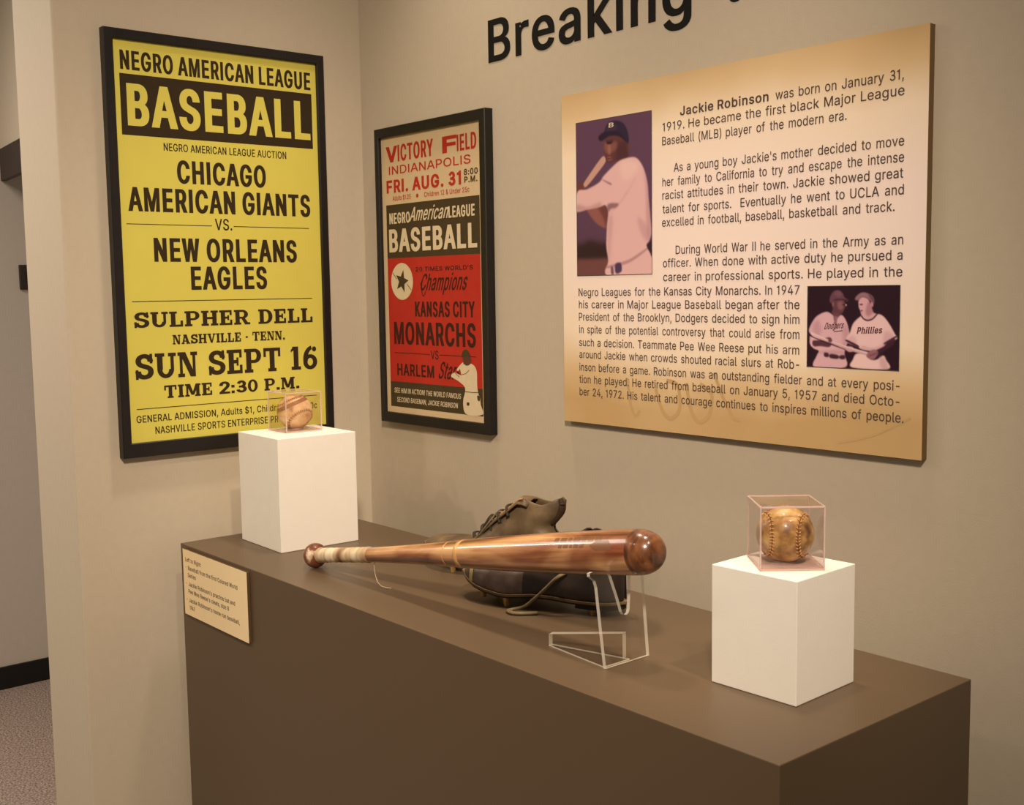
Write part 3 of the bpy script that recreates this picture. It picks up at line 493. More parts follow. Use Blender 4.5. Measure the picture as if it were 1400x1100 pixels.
class Print:
    """flat ink shapes gathered on one sheet: u along the sheet, v up; every piece of ink lies a hair above the one before"""
    def __init__(self): self.V = []; self.F = []; self.L = []; self.k = 0
    def add(self, g):
        n = len(self.V); self.V += g[0]; self.F += [tuple(i + n for i in q) for q in g[1]]
        self.L += [self.k + l for l in (g[2] if len(g) > 2 else [0] * len(g[0]))]; self.k = (self.k + 1) % 12
        return self
    def poly(self, pts): return self.add(([tuple(p[:2]) for p in pts], [tuple(range(len(pts)))]))
    def rect(self, u0, u1, v0, v1): return self.poly([(u0, v0), (u1, v0), (u1, v1), (u0, v1)])
    def ellipse(self, u, v, a, b, n=40): return self.poly([(u + a * math.cos(2 * PI * k / n), v + b * math.sin(2 * PI * k / n)) for k in range(n)])
    def ring(self, u, v, a, b, a2, b2, t0=0, t1=360, n=28):
        V = []; F = []
        for k in range(n + 1):
            t = R(t0 + (t1 - t0) * k / n)
            V += [(u + a * math.cos(t), v + b * math.sin(t)), (u + a2 * math.cos(t), v + b2 * math.sin(t))]
        for k in range(n): F.append((2 * k, 2 * k + 2, 2 * k + 3, 2 * k + 1))
        return self.add((V, F))
    def stroke(self, pts, w):
        V = []; F = []
        for i, p in enumerate(pts):
            a = Vector(pts[max(i - 1, 0)][:2]); b = Vector(pts[min(i + 1, len(pts) - 1)][:2]); t = (b - a).normalized()
            n = Vector((-t.y, t.x)) * (w / 2); V += [(p[0] + n.x, p[1] + n.y), (p[0] - n.x, p[1] - n.y)]
        for i in range(len(pts) - 1): F.append((2 * i, 2 * i + 1, 2 * i + 3, 2 * i + 2))
        return self.add((V, F))
    def build(self, name, m, parent, place):
        o, e, f = (Vector(place(*q)) for q in ((0, 0), (1, 0), (0, 1)))
        n = (e - o).cross(f - o).normalized() * 1.5e-5
        return obj(name, ([Vector(place(u, v)) + n * l for (u, v), l in zip(self.V, self.L)], self.F), m, parent)

def slab_glyph(ch, h):
    """heavy slab-serif capital one unit tall; returns outline pieces and width"""
    P = Print(); st, th, sv, so = 0.25, 0.15, 0.14, 0.085
    def stem(x, z0=0, z1=1, b=True, t=True, l=so, r=so):
        P.rect(x, x + st, z0, z1)
        if b: P.rect(x - l, x + st + r, z0, z0 + sv)
        if t: P.rect(x - l, x + st + r, z1 - sv, z1)
    if ch == 'I': stem(so); w = st + 2 * so
    elif ch == 'L': stem(so); P.rect(so, 0.74, 0, sv); P.rect(0.60, 0.74, 0, 0.40); w = 0.76
    elif ch == 'E':
        stem(so); P.rect(so, 0.74, 0, sv); P.rect(so, 0.72, 1 - sv, 1); P.rect(so, 0.55, 0.43, 0.57)
        P.rect(0.61, 0.74, 0, 0.36); P.rect(0.60, 0.72, 0.66, 1); P.rect(0.46, 0.56, 0.33, 0.67); w = 0.77
    elif ch == 'H': stem(so); stem(0.62); P.rect(so, 0.8, 0.43, 0.58); w = 0.955
    elif ch == 'T':
        stem(0.32, t=False); P.rect(0.02, 0.87, 1 - sv, 1); P.rect(0.02, 0.14, 0.62, 1); P.rect(0.75, 0.87, 0.62, 1); w = 0.89
    elif ch == 'N':
        P.rect(so, so + 0.13, 0, 1); P.rect(0, so + 0.22, 0, sv); P.rect(0, so + 0.2, 1 - sv, 1)
        P.poly([(so, 1), (so + 0.27, 1), (0.80, 0), (0.56, 0)]); P.rect(0.67, 0.80, 0, 1); P.rect(0.58, 0.89, 1 - sv, 1); w = 0.9
    elif ch == 'M':
        P.rect(so, so + 0.14, 0, 1); P.rect(0, so + 0.23, 0, sv); P.rect(0, so + 0.2, 1 - sv, 1)
        P.poly([(so, 1), (so + 0.28, 1), (0.64, 0.12), (0.44, 0.12)]); P.poly([(0.76, 1), (1.0, 1), (0.64, 0.12), (0.46, 0.12)])
        P.rect(0.78, 1.02, 0, 1); P.rect(0.70, 1.1, 0, sv); P.rect(0.86, 1.1, 1 - sv, 1); w = 1.11
    elif ch == 'A':
        P.poly([(0.06, 0), (0.22, 0), (0.52, 1), (0.32, 1)]); P.poly([(0.62, 0), (0.90, 0), (0.60, 1), (0.32, 1)])
        P.rect(0.2, 0.72, 0.24, 0.37); P.rect(0, 0.34, 0, sv); P.rect(0.54, 0.97, 0, sv); P.rect(0.22, 0.56, 1 - sv, 1); w = 0.97
    elif ch == 'V':
        P.poly([(0.06, 1), (0.34, 1), (0.58, 0), (0.38, 0)]); P.poly([(0.72, 1), (0.88, 1), (0.58, 0), (0.42, 0)])
        P.rect(0, 0.42, 1 - sv, 1); P.rect(0.62, 0.95, 1 - sv, 1); w = 0.95
    elif ch == 'U':
        P.rect(so, so + st, 0.34, 1); P.rect(0, so + st + so, 1 - sv, 1); P.rect(0.68, 0.83, 0.34, 1); P.rect(0.58, 0.93, 1 - sv, 1)
        P.ring(0.4575, 0.36, 0.3725, 0.36, 0.15, 0.2, 180, 360); w = 0.93
    elif ch == 'D':
        stem(so, r=0.05); P.rect(so, 0.45, 0, sv); P.rect(so, 0.45, 1 - sv, 1); P.ring(0.44, 0.5, 0.42, 0.5, 0.17, 0.36, -90, 90); w = 0.88
    elif ch in 'PR':
        stem(so); P.rect(so, 0.5, 1 - sv, 1); P.rect(so, 0.5, 0.40, 0.53)
        P.ring(0.5, 0.70, 0.33, 0.30, 0.10, 0.165, -90, 90); w = 0.85
        if ch == 'R':
            P.poly([(0.42, 0.44), (0.62, 0.46), (0.86, 0.06), (0.64, 0)]); P.rect(0.62, 0.95, 0, sv); w = 0.95
    elif ch == '1': stem(0.16, t=False, l=0.12, r=0.12); P.poly([(0.16, 1), (0.16, 0.84), (0.02, 0.76), (0.02, 0.86)]); P.rect(0.1, 0.41, 0.93, 1); w = 0.55
    elif ch in '06':
        P.ring(0.38, 0.5, 0.38, 0.52, 0.15, 0.36)
        if ch == '6':
            P = Print(); P.ring(0.40, 0.31, 0.37, 0.33, 0.14, 0.17); P.ring(0.55, 0.42, 0.52, 0.60, 0.28, 0.44, 100, 190); P.ellipse(0.62, 0.86, 0.11, 0.11)
        w = 0.77
    elif ch == '-': P.rect(0.05, 0.30, 0.36, 0.56); w = 0.36
    elif ch == '.': P.rect(0.02, 0.27, 0, 0.22); w = 0.30
    elif ch == ':': P.rect(0.02, 0.26, 0, 0.22); P.rect(0.02, 0.26, 0.46, 0.68); w = 0.30
    else:                                       # S 2 3: the heavy built-in outline with slab ends
        v, f, _ = glyph(ch, 1.0, 0.07); lo = min(q[0] for q in v); hi = max(q[0] for q in v); zl = min(q[1] for q in v); zh = max(q[1] for q in v)
        w = 0.80
        P.add(([((q[0] - lo) / (hi - lo) * w, (q[1] - zl) / (zh - zl)) for q in v], f))
        if ch == 'S': P.rect(0.64, 0.76, 0.62, 1.0); P.rect(0.02, 0.14, 0.0, 0.38)
    return P, w
def slab(s, x0, x1, z, cap):
    V, F, L, x = [], [], [], 0.0
    for ch in s:
        if ch == ' ': x += 0.42; continue
        P, w = slab_glyph(ch, 1); n = len(V); L += P.L
        V += [(q[0] + x, q[1]) for q in P.V]; F += [tuple(i + n for i in q) for q in P.F]; x += w + 0.075
    lo = min(q[0] for q in V); hi = max(q[0] for q in V); k = (x1 - x0) / (hi - lo)
    return [(x0 + (q[0] - lo) * k, z + q[1] * cap) for q in V], F, L

# ------------------------------------------------------------------ the room
struct('wall_back', box(0, 4.2, 0, 0.16, 0, 3.1), M['wall'])
struct('wall_left', box(-0.225, 0, -0.70, 0.16, 0, 3.1, bevel=0.004), M['wall'])
struct('wall_hall', box(-2.45, -2.3, -0.95, 1.6, 0, 3.1), M['hall'])
struct('baseboard_hall', box(-2.3, -2.288, -0.95, 1.6, 0, 0.088, bevel=0.003), M['base'])
struct('floor', box(-4.8, 4.4, -4.2, 1.8, -0.1, 0), M['carpet'])
# doorway head across the hall and the wall above it
def skew_box(z0, z1, inset):
    bm = bmesh.new(); pl_ = [(-2.3, -0.112 + inset), (-0.9, -0.262 + inset), (-0.9, -0.240), (-2.3, -0.090)]
    A = [bm.verts.new((x, y, z0)) for x, y in pl_]; B = [bm.verts.new((x, y, z1)) for x, y in pl_]
    bm.faces.new(A[::-1]); bm.faces.new(B)
    for k in range(4): bm.faces.new((A[k], A[(k + 1) % 4], B[(k + 1) % 4], B[k]))
    return bm
struct('trim_1', skew_box(1.949, 2.065, 0.0), M['dark_trim'])
struct('wall_bulkhead', skew_box(2.065, 3.1, 0.004), M['wall'])
t = thing('wall_box', 'small dark box on the far hall wall, just past the left wall end', 'wall box', (-2.3, -0.032, 1.587))
obj('cover', box(0, 0.012, -0.035, 0.035, -0.047, 0.047, bevel=0.004), M['dark_trim'], t)
obj('button', box(0.012, 0.015, -0.012, 0.012, -0.02, 0.02, bevel=0.001), M['base'], t)

# ------------------------------------------------------------------ display plinth
PA_ = -0.0047
pl = thing('display_plinth', 'long brown box plinth standing before the back wall under everything on show', 'plinth', (0.8148, -0.3124, 0), (0, 0, PA_))
W2, D2 = 1.5121 / 2, 0.4057 / 2
obj('body', box(-W2, W2, -D2, D2, 0.07, 1.0, bevel=0.0014, seg=2), M['plinth'], pl)
obj('toe_kick', box(-W2 + 0.03, W2 - 0.03, -D2 + 0.03, D2 - 0.03, 0.0, 0.07), M['base'], pl)
TOP = 1.0

def riser(label, cx, cy, ang, w, h):
    t = thing('display_riser', label, 'pedestal', (cx, cy, TOP), (0, 0, ang), 'white box risers on the plinth')
    del t['group']
    obj('body', box(-w / 2, w / 2, -w / 2, w / 2, 0.0005, h, bevel=0.0010), M['white'], t)
    obj('base_pad', box(-w / 2 + 0.004, w / 2 - 0.004, -w / 2 + 0.004, w / 2 - 0.004, 0, 0.0005), M['white'], t)
    return t
riser('taller white box riser at the left end of the plinth, by the yellow poster', 0.2071, -0.31615, -0.0346, 0.1764, 0.2276)
riser('shorter white box riser at the right end of the plinth, below the text panel', 1.41215, -0.30005, 0.0286, 0.1293, 0.1565)
ZL, ZR = TOP + 0.2276, TOP + 0.1565

# ------------------------------------------------------------------ ball cases and baseballs
CS = 0.082
def ball_case(label, cx, cy, z, ang):
    t = thing('ball_case', label, 'display case', (cx, cy, z), (0, 0, ang))
    h = CS / 2; w = 0.0022
    # tray with a raised ring that carries the ball
    bm = box(-h, h, -h, h, 0, 0.003, bevel=0.0006)
    obj('base_tray', bm, M['base_pink'], t)
    bm = bmesh.new()
    add_tube(bm, [(0.014 * math.cos(a), 0.014 * math.sin(a), 0.0038) for a in [2 * PI * k / 32 for k in range(32)]], 0.0014, 8, closed=True)
    obj('ball_ring', bm, M['base_pink'], t, smooth=True)
    for ux, uy in ((1, 0), (-1, 0), (0, 1), (0, -1)):
        if ux: bm = box(ux * h - (w if ux > 0 else 0), ux * h + (w if ux < 0 else 0), -h + w, h - w, 0.003, CS - w)
        else: bm = box(-h + w, h - w, uy * h - (w if uy > 0 else 0), uy * h + (w if uy < 0 else 0), 0.003, CS - w)
        obj('side_wall', bm, M['clear_pink'], t)
    obj('lid', box(-h + w, h - w, -h + w, h - w, CS - w, CS), M['clear_pink'], t)
    bm = bmesh.new()
    for sx in (-1, 1):
        for sy in (-1, 1):
            x0, x1 = sorted((sx * h, sx * (h - w))); y0, y1 = sorted((sy * h, sy * (h - w)))
            add_box(bm, x0, x1, y0, y1, 0.003, CS, bevel=0.0005, seg=1)
    for s in (-1, 1):
        a, b = sorted((s * h, s * (h - w)))
        add_box(bm, -h + w, h - w, a, b, CS - w, CS, bevel=0.0004, seg=1)
        add_box(bm, a, b, -h + w, h - w, CS - w, CS, bevel=0.0004, seg=1)
    obj('moulded_edges', bm, M['edge_pink'], t)
    return t
cr = ball_case('clear square ball case on the shorter right riser', 1.4118, -0.2962, ZR, 0.858)
cl = ball_case('clear square ball case on the taller left riser', 0.1846, -0.3057, ZL, -0.043)
# worn lettering moulded on the inside of the rear wall of the right case: only faint strokes are left of it
P = Print()
for i in range(11):
    if i in (5,): continue
    u = -0.030 + i * 0.0054; q = 0.4 + 0.6 * ((i * 37 % 10) / 10)
    P.stroke([(u, 0.0640), (u + 0.0012, 0.0640 + 0.0075 * q)], 0.0009)
    if i % 2: P.stroke([(u, 0.0640 + 0.0035), (u + 0.003, 0.0640 + 0.0035)], 0.0008)
P.build('moulded_marks', M['edge_pink'], cr, lambda u, v: (u, CS / 2 - 0.0024, v))

def baseball(label, cx, cy, z, rot, m, stitch, seam_m):
    r = 0.0366
    t = thing('baseball', label, 'baseball', (cx, cy, z + 0.0025 + r), rot)
    bm = bmesh.new(); bmesh.ops.create_uvsphere(bm, u_segments=64, v_segments=40, radius=r)
    obj('hide_cover', bm, m, t, smooth=True)
    A = 0.44; seam = []
    N = 216
    for k in range(N):
        s = 4 * PI * k / N
        a = PI / 2 - (PI / 2 - A) * math.cos(s); b = s / 2 + A * math.sin(2 * s)
        seam.append(Vector((math.sin(a) * math.cos(b), math.sin(a) * math.sin(b), math.cos(a))))
    bm = bmesh.new(); add_tube(bm, [p * (r + 0.0001) for p in seam], 0.0006, 6, closed=True)
    obj('seam', bm, seam_m, t, smooth=True)
    bm = bmesh.new()
    for k in range(0, N, 3):
        p = seam[k]; d = (seam[(k + 1) % N] - seam[k - 1]).normalized(); n = p.cross(d).normalized()
        for s in (-1, 1):
            a = (p + n * s * 0.012).normalized() * (r + 0.0003); b = (p + n * s * 0.085 + d * 0.05).normalized() * (r + 0.0003)
            mid = ((a + b) / 2).normalized() * (r + 0.0012)
            add_tube(bm, [a, mid, b], 0.0007, 5)
    obj('stitching', bm, stitch, t, smooth=True)
    return t
b1 = baseball('golden brown baseball with scuffed hide inside the case on the right riser', 1.4118, -0.2962, ZR, (R(90), R(0), R(36)), M['ball_gold'], M['stitch'], M['seam'])
b2 = baseball('pale tan baseball with a dark band inside the case on the left riser', 0.1846, -0.3057, ZL, (R(35), R(55), R(20)), M['ball_tan'], M['stitch_pale'], M['stitch_pale'])

bm = bmesh.new(); rows = []                       # dark stain band round the left ball
for w_ in (-0.0040, 0.0, 0.0040):
    rows.append([bm.verts.new(Vector((math.cos(q) * math.sqrt(0.0368 ** 2 - (0.016 + w_) ** 2), math.sin(q) * math.sqrt(0.0368 ** 2 - (0.016 + w_) ** 2), 0.016 + w_))) for q in [2 * PI * k / 64 for k in range(64)]])
for A_, B_ in zip(rows, rows[1:]):
    for k in range(64): bm.faces.new((A_[k], A_[(k + 1) % 64], B_[(k + 1) % 64], B_[k]))
o = obj('stain_band', bm, M['band'], b2, smooth=True)
o.matrix_basis = (b2.rotation_euler.to_matrix().inverted() @ Vector((-0.25, -0.30, 0.92)).normalized().to_track_quat('Z', 'Y').to_matrix()).to_4x4()

# ------------------------------------------------------------------ bat
ba, bb = Vector((0.445, -0.418, 1.0240)), Vector((1.2, -0.384, 1.150))
bu = (bb - ba).normalized()
bat = thing('baseball_bat', 'varnished brown wooden bat with taped handle lying across the plinth', 'bat', ba, bu.to_track_quat('X', 'Z').to_euler())
T0, T1 = 0.004, 0.842
prof = [(0.010, 0.0150), (0.016, 0.0128), (0.05, 0.0122), (0.10, 0.0122), (0.15, 0.0126), (0.20, 0.0137), (0.25, 0.0150), (0.30, 0.0166),
        (0.36, 0.0190), (0.42, 0.0218), (0.48, 0.0246), (0.54, 0.0270), (0.60, 0.0288), (0.66, 0.0302), (0.72, 0.0311), (0.78, 0.0316), (0.803, 0.0315)]
prof = [tuple(p[:2]) for p in spline([(a, b, 0) for a, b in prof], 5)]
def bat_r(t): return interp(t, prof)
bm = add_lathe(bmesh.new(), prof, 56); obj('barrel', bm, M['wood'], bat, smooth=True)
endp = [(0.803, 0.0315)] + [(0.803 + 0.036 * math.sin(a), 0.0315 * (0.30 + 0.70 * math.cos(a)) if a < R(78) else 0.0315 * (0.30 + 0.70 * math.cos(a)) * (1 - (a - R(78)) / R(12))) for a in [R(6 * k) for k in range(1, 16)]]
bm = add_lathe(bmesh.new(), endp, 56); obj('rounded_end', bm, M['wood_dark'], bat, smooth=True)
kn = [(-0.0185, 0.0), (-0.0185, 0.008), (-0.0175, 0.0150), (-0.0145, 0.0195), (-0.009, 0.0224), (-0.003, 0.0233), (0.003, 0.0222), (0.008, 0.0190), (0.0125, 0.0155), (0.018, 0.0132)]
bm = add_lathe(bmesh.new(), [tuple(p[:2]) for p in spline([(a, b, 0) for a, b in kn], 4)], 48); obj('knob', bm, M['knob_wood'], bat, smooth=True)
tp = []
k = 0; x = 0.014
while x < 0.176:
    rr = bat_r(x) + 0.0009 + 0.0005 * (k % 6 < 3) + 0.0002 * math.sin(k * 1.7)
    tp.append((x, rr)); x += 0.0028; k += 1
tp = [(0.0138, bat_r(0.0138) - 0.0004)] + tp + [(0.1765, bat_r(0.1765) - 0.0004)]
bm = add_lathe(bmesh.new(), tp, 48); obj('handle_tape', bm, M['wrap'], bat, smooth=True)
for a, w_ in ((0.398, 0.003), (0.428, 0.011)):
    bm = add_lathe(bmesh.new(), [(a, bat_r(a) - 0.0002), (a + 0.0003, bat_r(a) + 0.00012), (a + w_ - 0.0003, bat_r(a + w_) + 0.00012), (a + w_, bat_r(a + w_) - 0.0002)], 48)
    obj('clear_band', bm, M['varnish_pale'], bat, smooth=True)
def on_bat(t, ang, lift=0.00025):
    """point on the bat skin: t along, ang about the axis (0 faces -y, 90 up)"""
    r = bat_r(t) + lift; a = R(ang)
    return (t, -r * math.cos(a), r * math.sin(a))
P = Print()                                     # two rows of burnt lettering, worn past reading, u = along, v = angle
x = 0.664
for i, w_ in enumerate((8, 10, 6, 11, 7, 9, 10)):
    P.rect(x, x + w_ * 0.0012, 39, 39 + 13); x += w_ * 0.0012 + 0.0034
x = 0.676
for i, w_ in enumerate((6, 9, 5, 8, 7)):
    P.rect(x, x + w_ * 0.0011, 22, 22 + 9); x += w_ * 0.0011 + 0.003
tl = Print(); n = 10
def on_print(P):
    V = []; F = []
    for f in P.F:
        pts = [P.V[i] for i in f]; u0 = min(p[0] for p in pts); u1 = max(p[0] for p in pts); v0 = min(p[1] for p in pts); v1 = max(p[1] for p in pts)
        for k in range(4):
            s = len(V); a, b = v0 + (v1 - v0) * k / 4, v0 + (v1 - v0) * (k + 1) / 4
            V += [on_bat(u0, a), on_bat(u1, a), on_bat(u1, b), on_bat(u0, b)]; F.append((s, s + 1, s + 2, s + 3))
    return V, F
obj('burnt_brand', on_print(P), M['brand'], bat)
V = []; F = []                                   # wedge shaped stamp near the end
for k in range(9):
    a = 14 + 26 * k / 8
    u0 = 0.738 + 0.012 * abs(k - 4) / 4; u1 = 0.782 - 0.010 * (k / 8)
    V += [on_bat(u0, a), on_bat(u1, a)]
for k in range(8): F.append((2 * k, 2 * k + 1, 2 * k + 3, 2 * k + 2))
obj('oval_stamp', (V, F), M['brand'], bat)

# ------------------------------------------------------------------ acrylic cradle
cradle = thing('bat_stand', 'clear acrylic notched stand holding up the barrel of the bat', 'bat stand', (1.2188, -0.390, TOP))
vz = Vector((0, 0, 1)); ax = Vector((bu.x, 0, bu.z)).normalized(); upv = Vector((-ax.z, 0, ax.x))
outl = [(-0.0425, 0.0), (0.0425, 0.0), (0.0470, 0.060), (0.0515, 0.122)]
outl += [(0.0495, 0.1275), (0.046, 0.130), (0.036, 0.1268), (0.0285, 0.1238), (0.0262, 0.120), (0.0205, 0.090), (0.0155, 0.070)]
outl += [(0.0130, 0.0655), (0.0085, 0.0635), (0.0030, 0.0650), (0.0005, 0.0690), (-0.0045, 0.092), (-0.0120, 0.1205), (-0.0145, 0.1240)]
outl += [(-0.024, 0.1262), (-0.036, 0.1290), (-0.0455, 0.1320), (-0.0510, 0.1310), (-0.0515, 0.1265), (-0.0425, 0.1190), (-0.0405, 0.110), (-0.0415, 0.060)]
def prism(outline, th, place):
    bm = bmesh.new(); n = len(outline)
    A = [bm.verts.new(place(u, v, -th / 2)) for u, v in outline]; B = [bm.verts.new(place(u, v, th / 2)) for u, v in outline]
    f1 = bm.faces.new(A[::-1]); f2 = bm.faces.new(B); f1.material_index = f2.material_index = 0
    for i in range(n):
        f = bm.faces.new((A[i], A[(i + 1) % n], B[(i + 1) % n], B[i])); f.material_index = 1
    bmesh.ops.recalc_face_normals(bm, faces=bm.faces[:])
    return bm
obj('cradle_plate', prism(outl, 0.0058, lambda u, v, w: Vector((0, u, 0)) + upv * v + ax * w + Vector((0, 0, 0.0005))), None, cradle, mats=[M['clear'], M['edge']])
o2 = cradle.location
p0, p1 = Vector((1.0924, -0.4160, 1.0)) - o2, Vector((1.2040, -0.3790, 1.0)) - o2
dd = (p1 - p0).normalized(); nn = Vector((-dd.y, dd.x, 0)); L = (p1 - p0).length
obj('brace_fin', prism([(0, 0.0), (L, 0.0), (L, 0.036), (0, 0.0185)], 0.0110, lambda u, v, w: p0 + dd * u + vz * v + nn * w), None, cradle, mats=[M['clear'], M['edge']])
obj('foot_plate', prism([(p0.x, p0.y - 0.003), (-0.004, -0.040), (-0.004, 0.010), (p0.x, p0.y + 0.003)], 0.002, lambda u, v, w: Vector((u, v, 0.001 + w))), None, cradle, mats=[M['clear'], M['edge']])

th = [(0.629, -0.4097, 1.0418), (0.629, -0.4115, 1.0350), (0.6315, -0.4115, 1.0220), (0.636, -0.4110, 1.0110), (0.643, -0.4100, 1.0040), (0.652, -0.4080, 1.0012), (0.668, -0.4030, 1.0008)]
bm = add_tube(bmesh.new(), spline(th, 6), 0.0007, 6)
tag(obj('thread', bm, M['thread'], smooth=True), 'thin clear thread curling from the bat handle down to the plinth top', 'thread')

# ------------------------------------------------------------------ cleats
def make_shoe(name, label, origin, ang, hz, mup, lean, laces, spikes, top_open, gap):
    t = thing(name, label, 'cleat', origin, (0, 0, ang))
    L = 0.292; SB, ST = 0.0150, 0.0215                     # underside and top of the sole above the plinth
    wid = [(0, 0.004), (0.02, 0.016), (0.06, 0.028), (0.13, 0.039), (0.22, 0.0445), (0.32, 0.0455), (0.45, 0.0400), (0.58, 0.0335), (0.72, 0.0315), (0.84, 0.0325), (0.92, 0.0285), (0.97, 0.0190), (0.99, 0.0105), (1.0, 0.003)]
    spring = [(0, 0.021), (0.05, 0.0155), (0.12, 0.0095), (0.2, 0.0045), (0.3, 0.001), (0.36, 0), (0.50, 0.0045), (0.62, 0.003), (0.72, 0), (1, 0)]
    cen = [(0, 0.006), (0.2, 0.002), (0.5, -0.004), (0.75, 0.0), (1, 0.0)]
    ts = [k / 56 for k in range(57)]
    def outline(extra):
        near = [(x * L, interp(x, cen) - interp(x, wid) - extra, x) for x in ts]; far = [(x * L, interp(x, cen) + interp(x, wid) + extra, x) for x in ts]
        return near, far
    def slab_(extra, z0, z1, tmin=-1, tmax=2):
        bm = bmesh.new(); near, far = outline(extra); rings = []
        for a, b in zip(near, far):
            if not tmin <= a[2] <= tmax: continue
            s = interp(a[2], spring)
            x = a[0] + (-extra if a[2] == 0 else extra if a[2] == 1 else 0)
            rings.append([bm.verts.new((x, a[1], z0 + s)), bm.verts.new((x, b[1], z0 + s)), bm.verts.new((x, b[1], z1 + s)), bm.verts.new((x, a[1], z1 + s))])
        for A, B in zip(rings, rings[1:]):
            for k in range(4): bm.faces.new((A[k], A[(k + 1) % 4], B[(k + 1) % 4], B[k]))
        bm.faces.new(rings[0][::-1]); bm.faces.new(rings[-1])
        bmesh.ops.recalc_face_normals(bm, faces=bm.faces[:])
        return bm
    obj('sole', slab_(0.001, SB, ST - 0.003), M['sole'], t)
    obj('welt', slab_(0.0045, ST - 0.003, ST + 0.0005), M['welt'], t)
    obj('heel_lift', slab_(0.0, SB - 0.006, SB, 0.74, 1), M['sole'], t)
    # upper: one arch per station, open along the throat and collar
    bm = bmesh.new(); K = 10; grid = []
    for x in ts:
        w, c, s = interp(x, wid), interp(x, cen), interp(x, spring)
        h = interp(x, hz); g = min(interp(x, gap), w * 0.9); z0 = ST + s
        up = min(1.0, max(0.0, (x - 0.30) / 0.35))              # from domed toe to upright ankle walls
        ring = []
        for sgn in (-1, 1):
            pts = []
            for k in range(K + 1):
                q = k / K; a = q * PI / 2
                yy_d, zz_d = math.cos(a) ** 0.8, math.sin(a) ** 0.75
                yy_u, zz_u = 1 - q ** 1.7, q
                yy = yy_d * (1 - up) + yy_u * up; zz = zz_d * (1 - up) + zz_u * up
                z = z0 + (h - z0) * zz; y = c + sgn * (g + (w - g) * yy)
                xx = x * L + lean(x, z)
                pts.append((xx, y, z))
            ring.append(pts)
        grid.append(ring)
    for side in (0, 1):
        rows = [[bm.verts.new(p) for p in ring[side]] for ring in grid]
        for A, B in zip(rows, rows[1:]):
            for k in range(K): bm.faces.new((A[k], A[k + 1], B[k + 1], B[k]))
    bmesh.ops.remove_doubles(bm, verts=bm.verts[:], dist=0.0006)
    bmesh.ops.recalc_face_normals(bm, faces=bm.faces[:])
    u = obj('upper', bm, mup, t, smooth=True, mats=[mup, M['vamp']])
    if mup is M['leather_black']:                               # vamp coloured paler than the black quarters, for the light falling on it
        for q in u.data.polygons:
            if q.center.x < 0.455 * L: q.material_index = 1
    so = u.modifiers.new('thickness', 'SOLIDIFY'); so.thickness = 0.0028; so.offset = 0
    ss = u.modifiers.new('soft', 'SUBSURF'); ss.levels = ss.render_levels = 1
    # tongue lying in the throat
    bm = bmesh.new(); rows = []
    for x in [0.34 + 0.46 * k / 14 for k in range(15)]:
        h = interp(x, hz) + (0.001 if x > 0.45 else -0.004); w = min(interp(x, gap) + 0.012, 0.028); c = interp(x, cen)
        rows.append([bm.verts.new((x * L - 0.006, c + w * q, h - 0.010 * q * q - (0.004 if x < 0.5 else 0.001))) for q in (-1, -0.5, 0, 0.5, 1)])
    for A, B in zip(rows, rows[1:]):
        for k in range(4): bm.faces.new((A[k], A[k + 1], B[k + 1], B[k]))
    u = obj('tongue', bm, mup, t, smooth=True)
    u.modifiers.new('thickness', 'SOLIDIFY').thickness = 0.0025
    for pts, rad, m in laces:
        bm = add_tube(bmesh.new(), spline(pts, 6), rad, 8, flat=0.55)
        obj('lace', bm, m, t, smooth=True)
    for x, y in spikes:
        z1 = SB + interp(x, spring)
        z0 = 0.0 if x > 0.25 else max(0.0, z1 - 0.0165)
        if x > 0.7: z1 = SB - 0.005
        bm = bmesh.new(); c = interp(x, cen)
        bmesh.ops.create_cone(bm, cap_ends=True, segments=12, radius1=0.0044, radius2=0.0066, depth=1)
        for v in bm.verts: v.co = Vector((x * L + v.co.x * 0.9, c + y + v.co.y * 1.25, z0 + (v.co.z + 0.5) * (z1 - z0 + 0.0005)))
        obj('spike', bm, M['spike'], t, smooth=False)
    return t
SPK = [(0.16, -0.024), (0.16, 0.024), (0.34, -0.037), (0.34, 0.037), (0.84, -0.023), (0.84, 0.023)]
ang = math.atan2(0.37, 0.93); d_ = Vector((math.cos(ang), math.sin(ang), 0)); n_ = Vector((-d_.y, d_.x, 0))
# front shoe, mostly behind the bat
ball = Vector((0.889, -0.327, 0)) + n_ * 0.037
org = ball - d_ * (0.34 * 0.292); org.z = TOP
hzF = [(0, 0.046), (0.04, 0.058), (0.12, 0.0645), (0.25, 0.068), (0.36, 0.072), (0.5, 0.088), (0.62, 0.104), (0.74, 0.121), (0.80, 0.131), (0.86, 0.124), (0.93, 0.116), (1, 0.108)]
gapF = [(0.38, 0.0), (0.46, 0.008), (0.6, 0.013), (0.74, 0.020), (0.86, 0.024), (0.95, 0.016), (1, 0.0)]
lcF = [([(0.205, -0.034, 0.066), (0.192, -0.046, 0.057), (0.178, -0.052, 0.042), (0.162, -0.056, 0.026), (0.143, -0.060, 0.010), (0.1235, -0.064, 0.0042), (0.121, -0.072, 0.0035), (0.133, -0.079, 0.0033), (0.150, -0.073, 0.0033), (0.168, -0.062, 0.0033)], 0.0048, M['lace'])]
for k in range(4):
    x = 0.42 + 0.07 * k; h = interp(x, hzF) + 0.003; g = interp(x, gapF) + 0.010
    lcF.append(([(x * 0.292, -0.004 - g, h - 0.006), (x * 0.292 + 0.003, -0.004, h + 0.003), (x * 0.292 + 0.006, -0.004 + g, h - 0.006)], 0.0026, M['lace_dark']))
f = make_shoe('cleat', 'black leather baseball cleat in front, under the thick end of the bat', org, ang, hzF, M['leather_black'], lambda x, z: 0.0, lcF, SPK, 0.4, gapF)
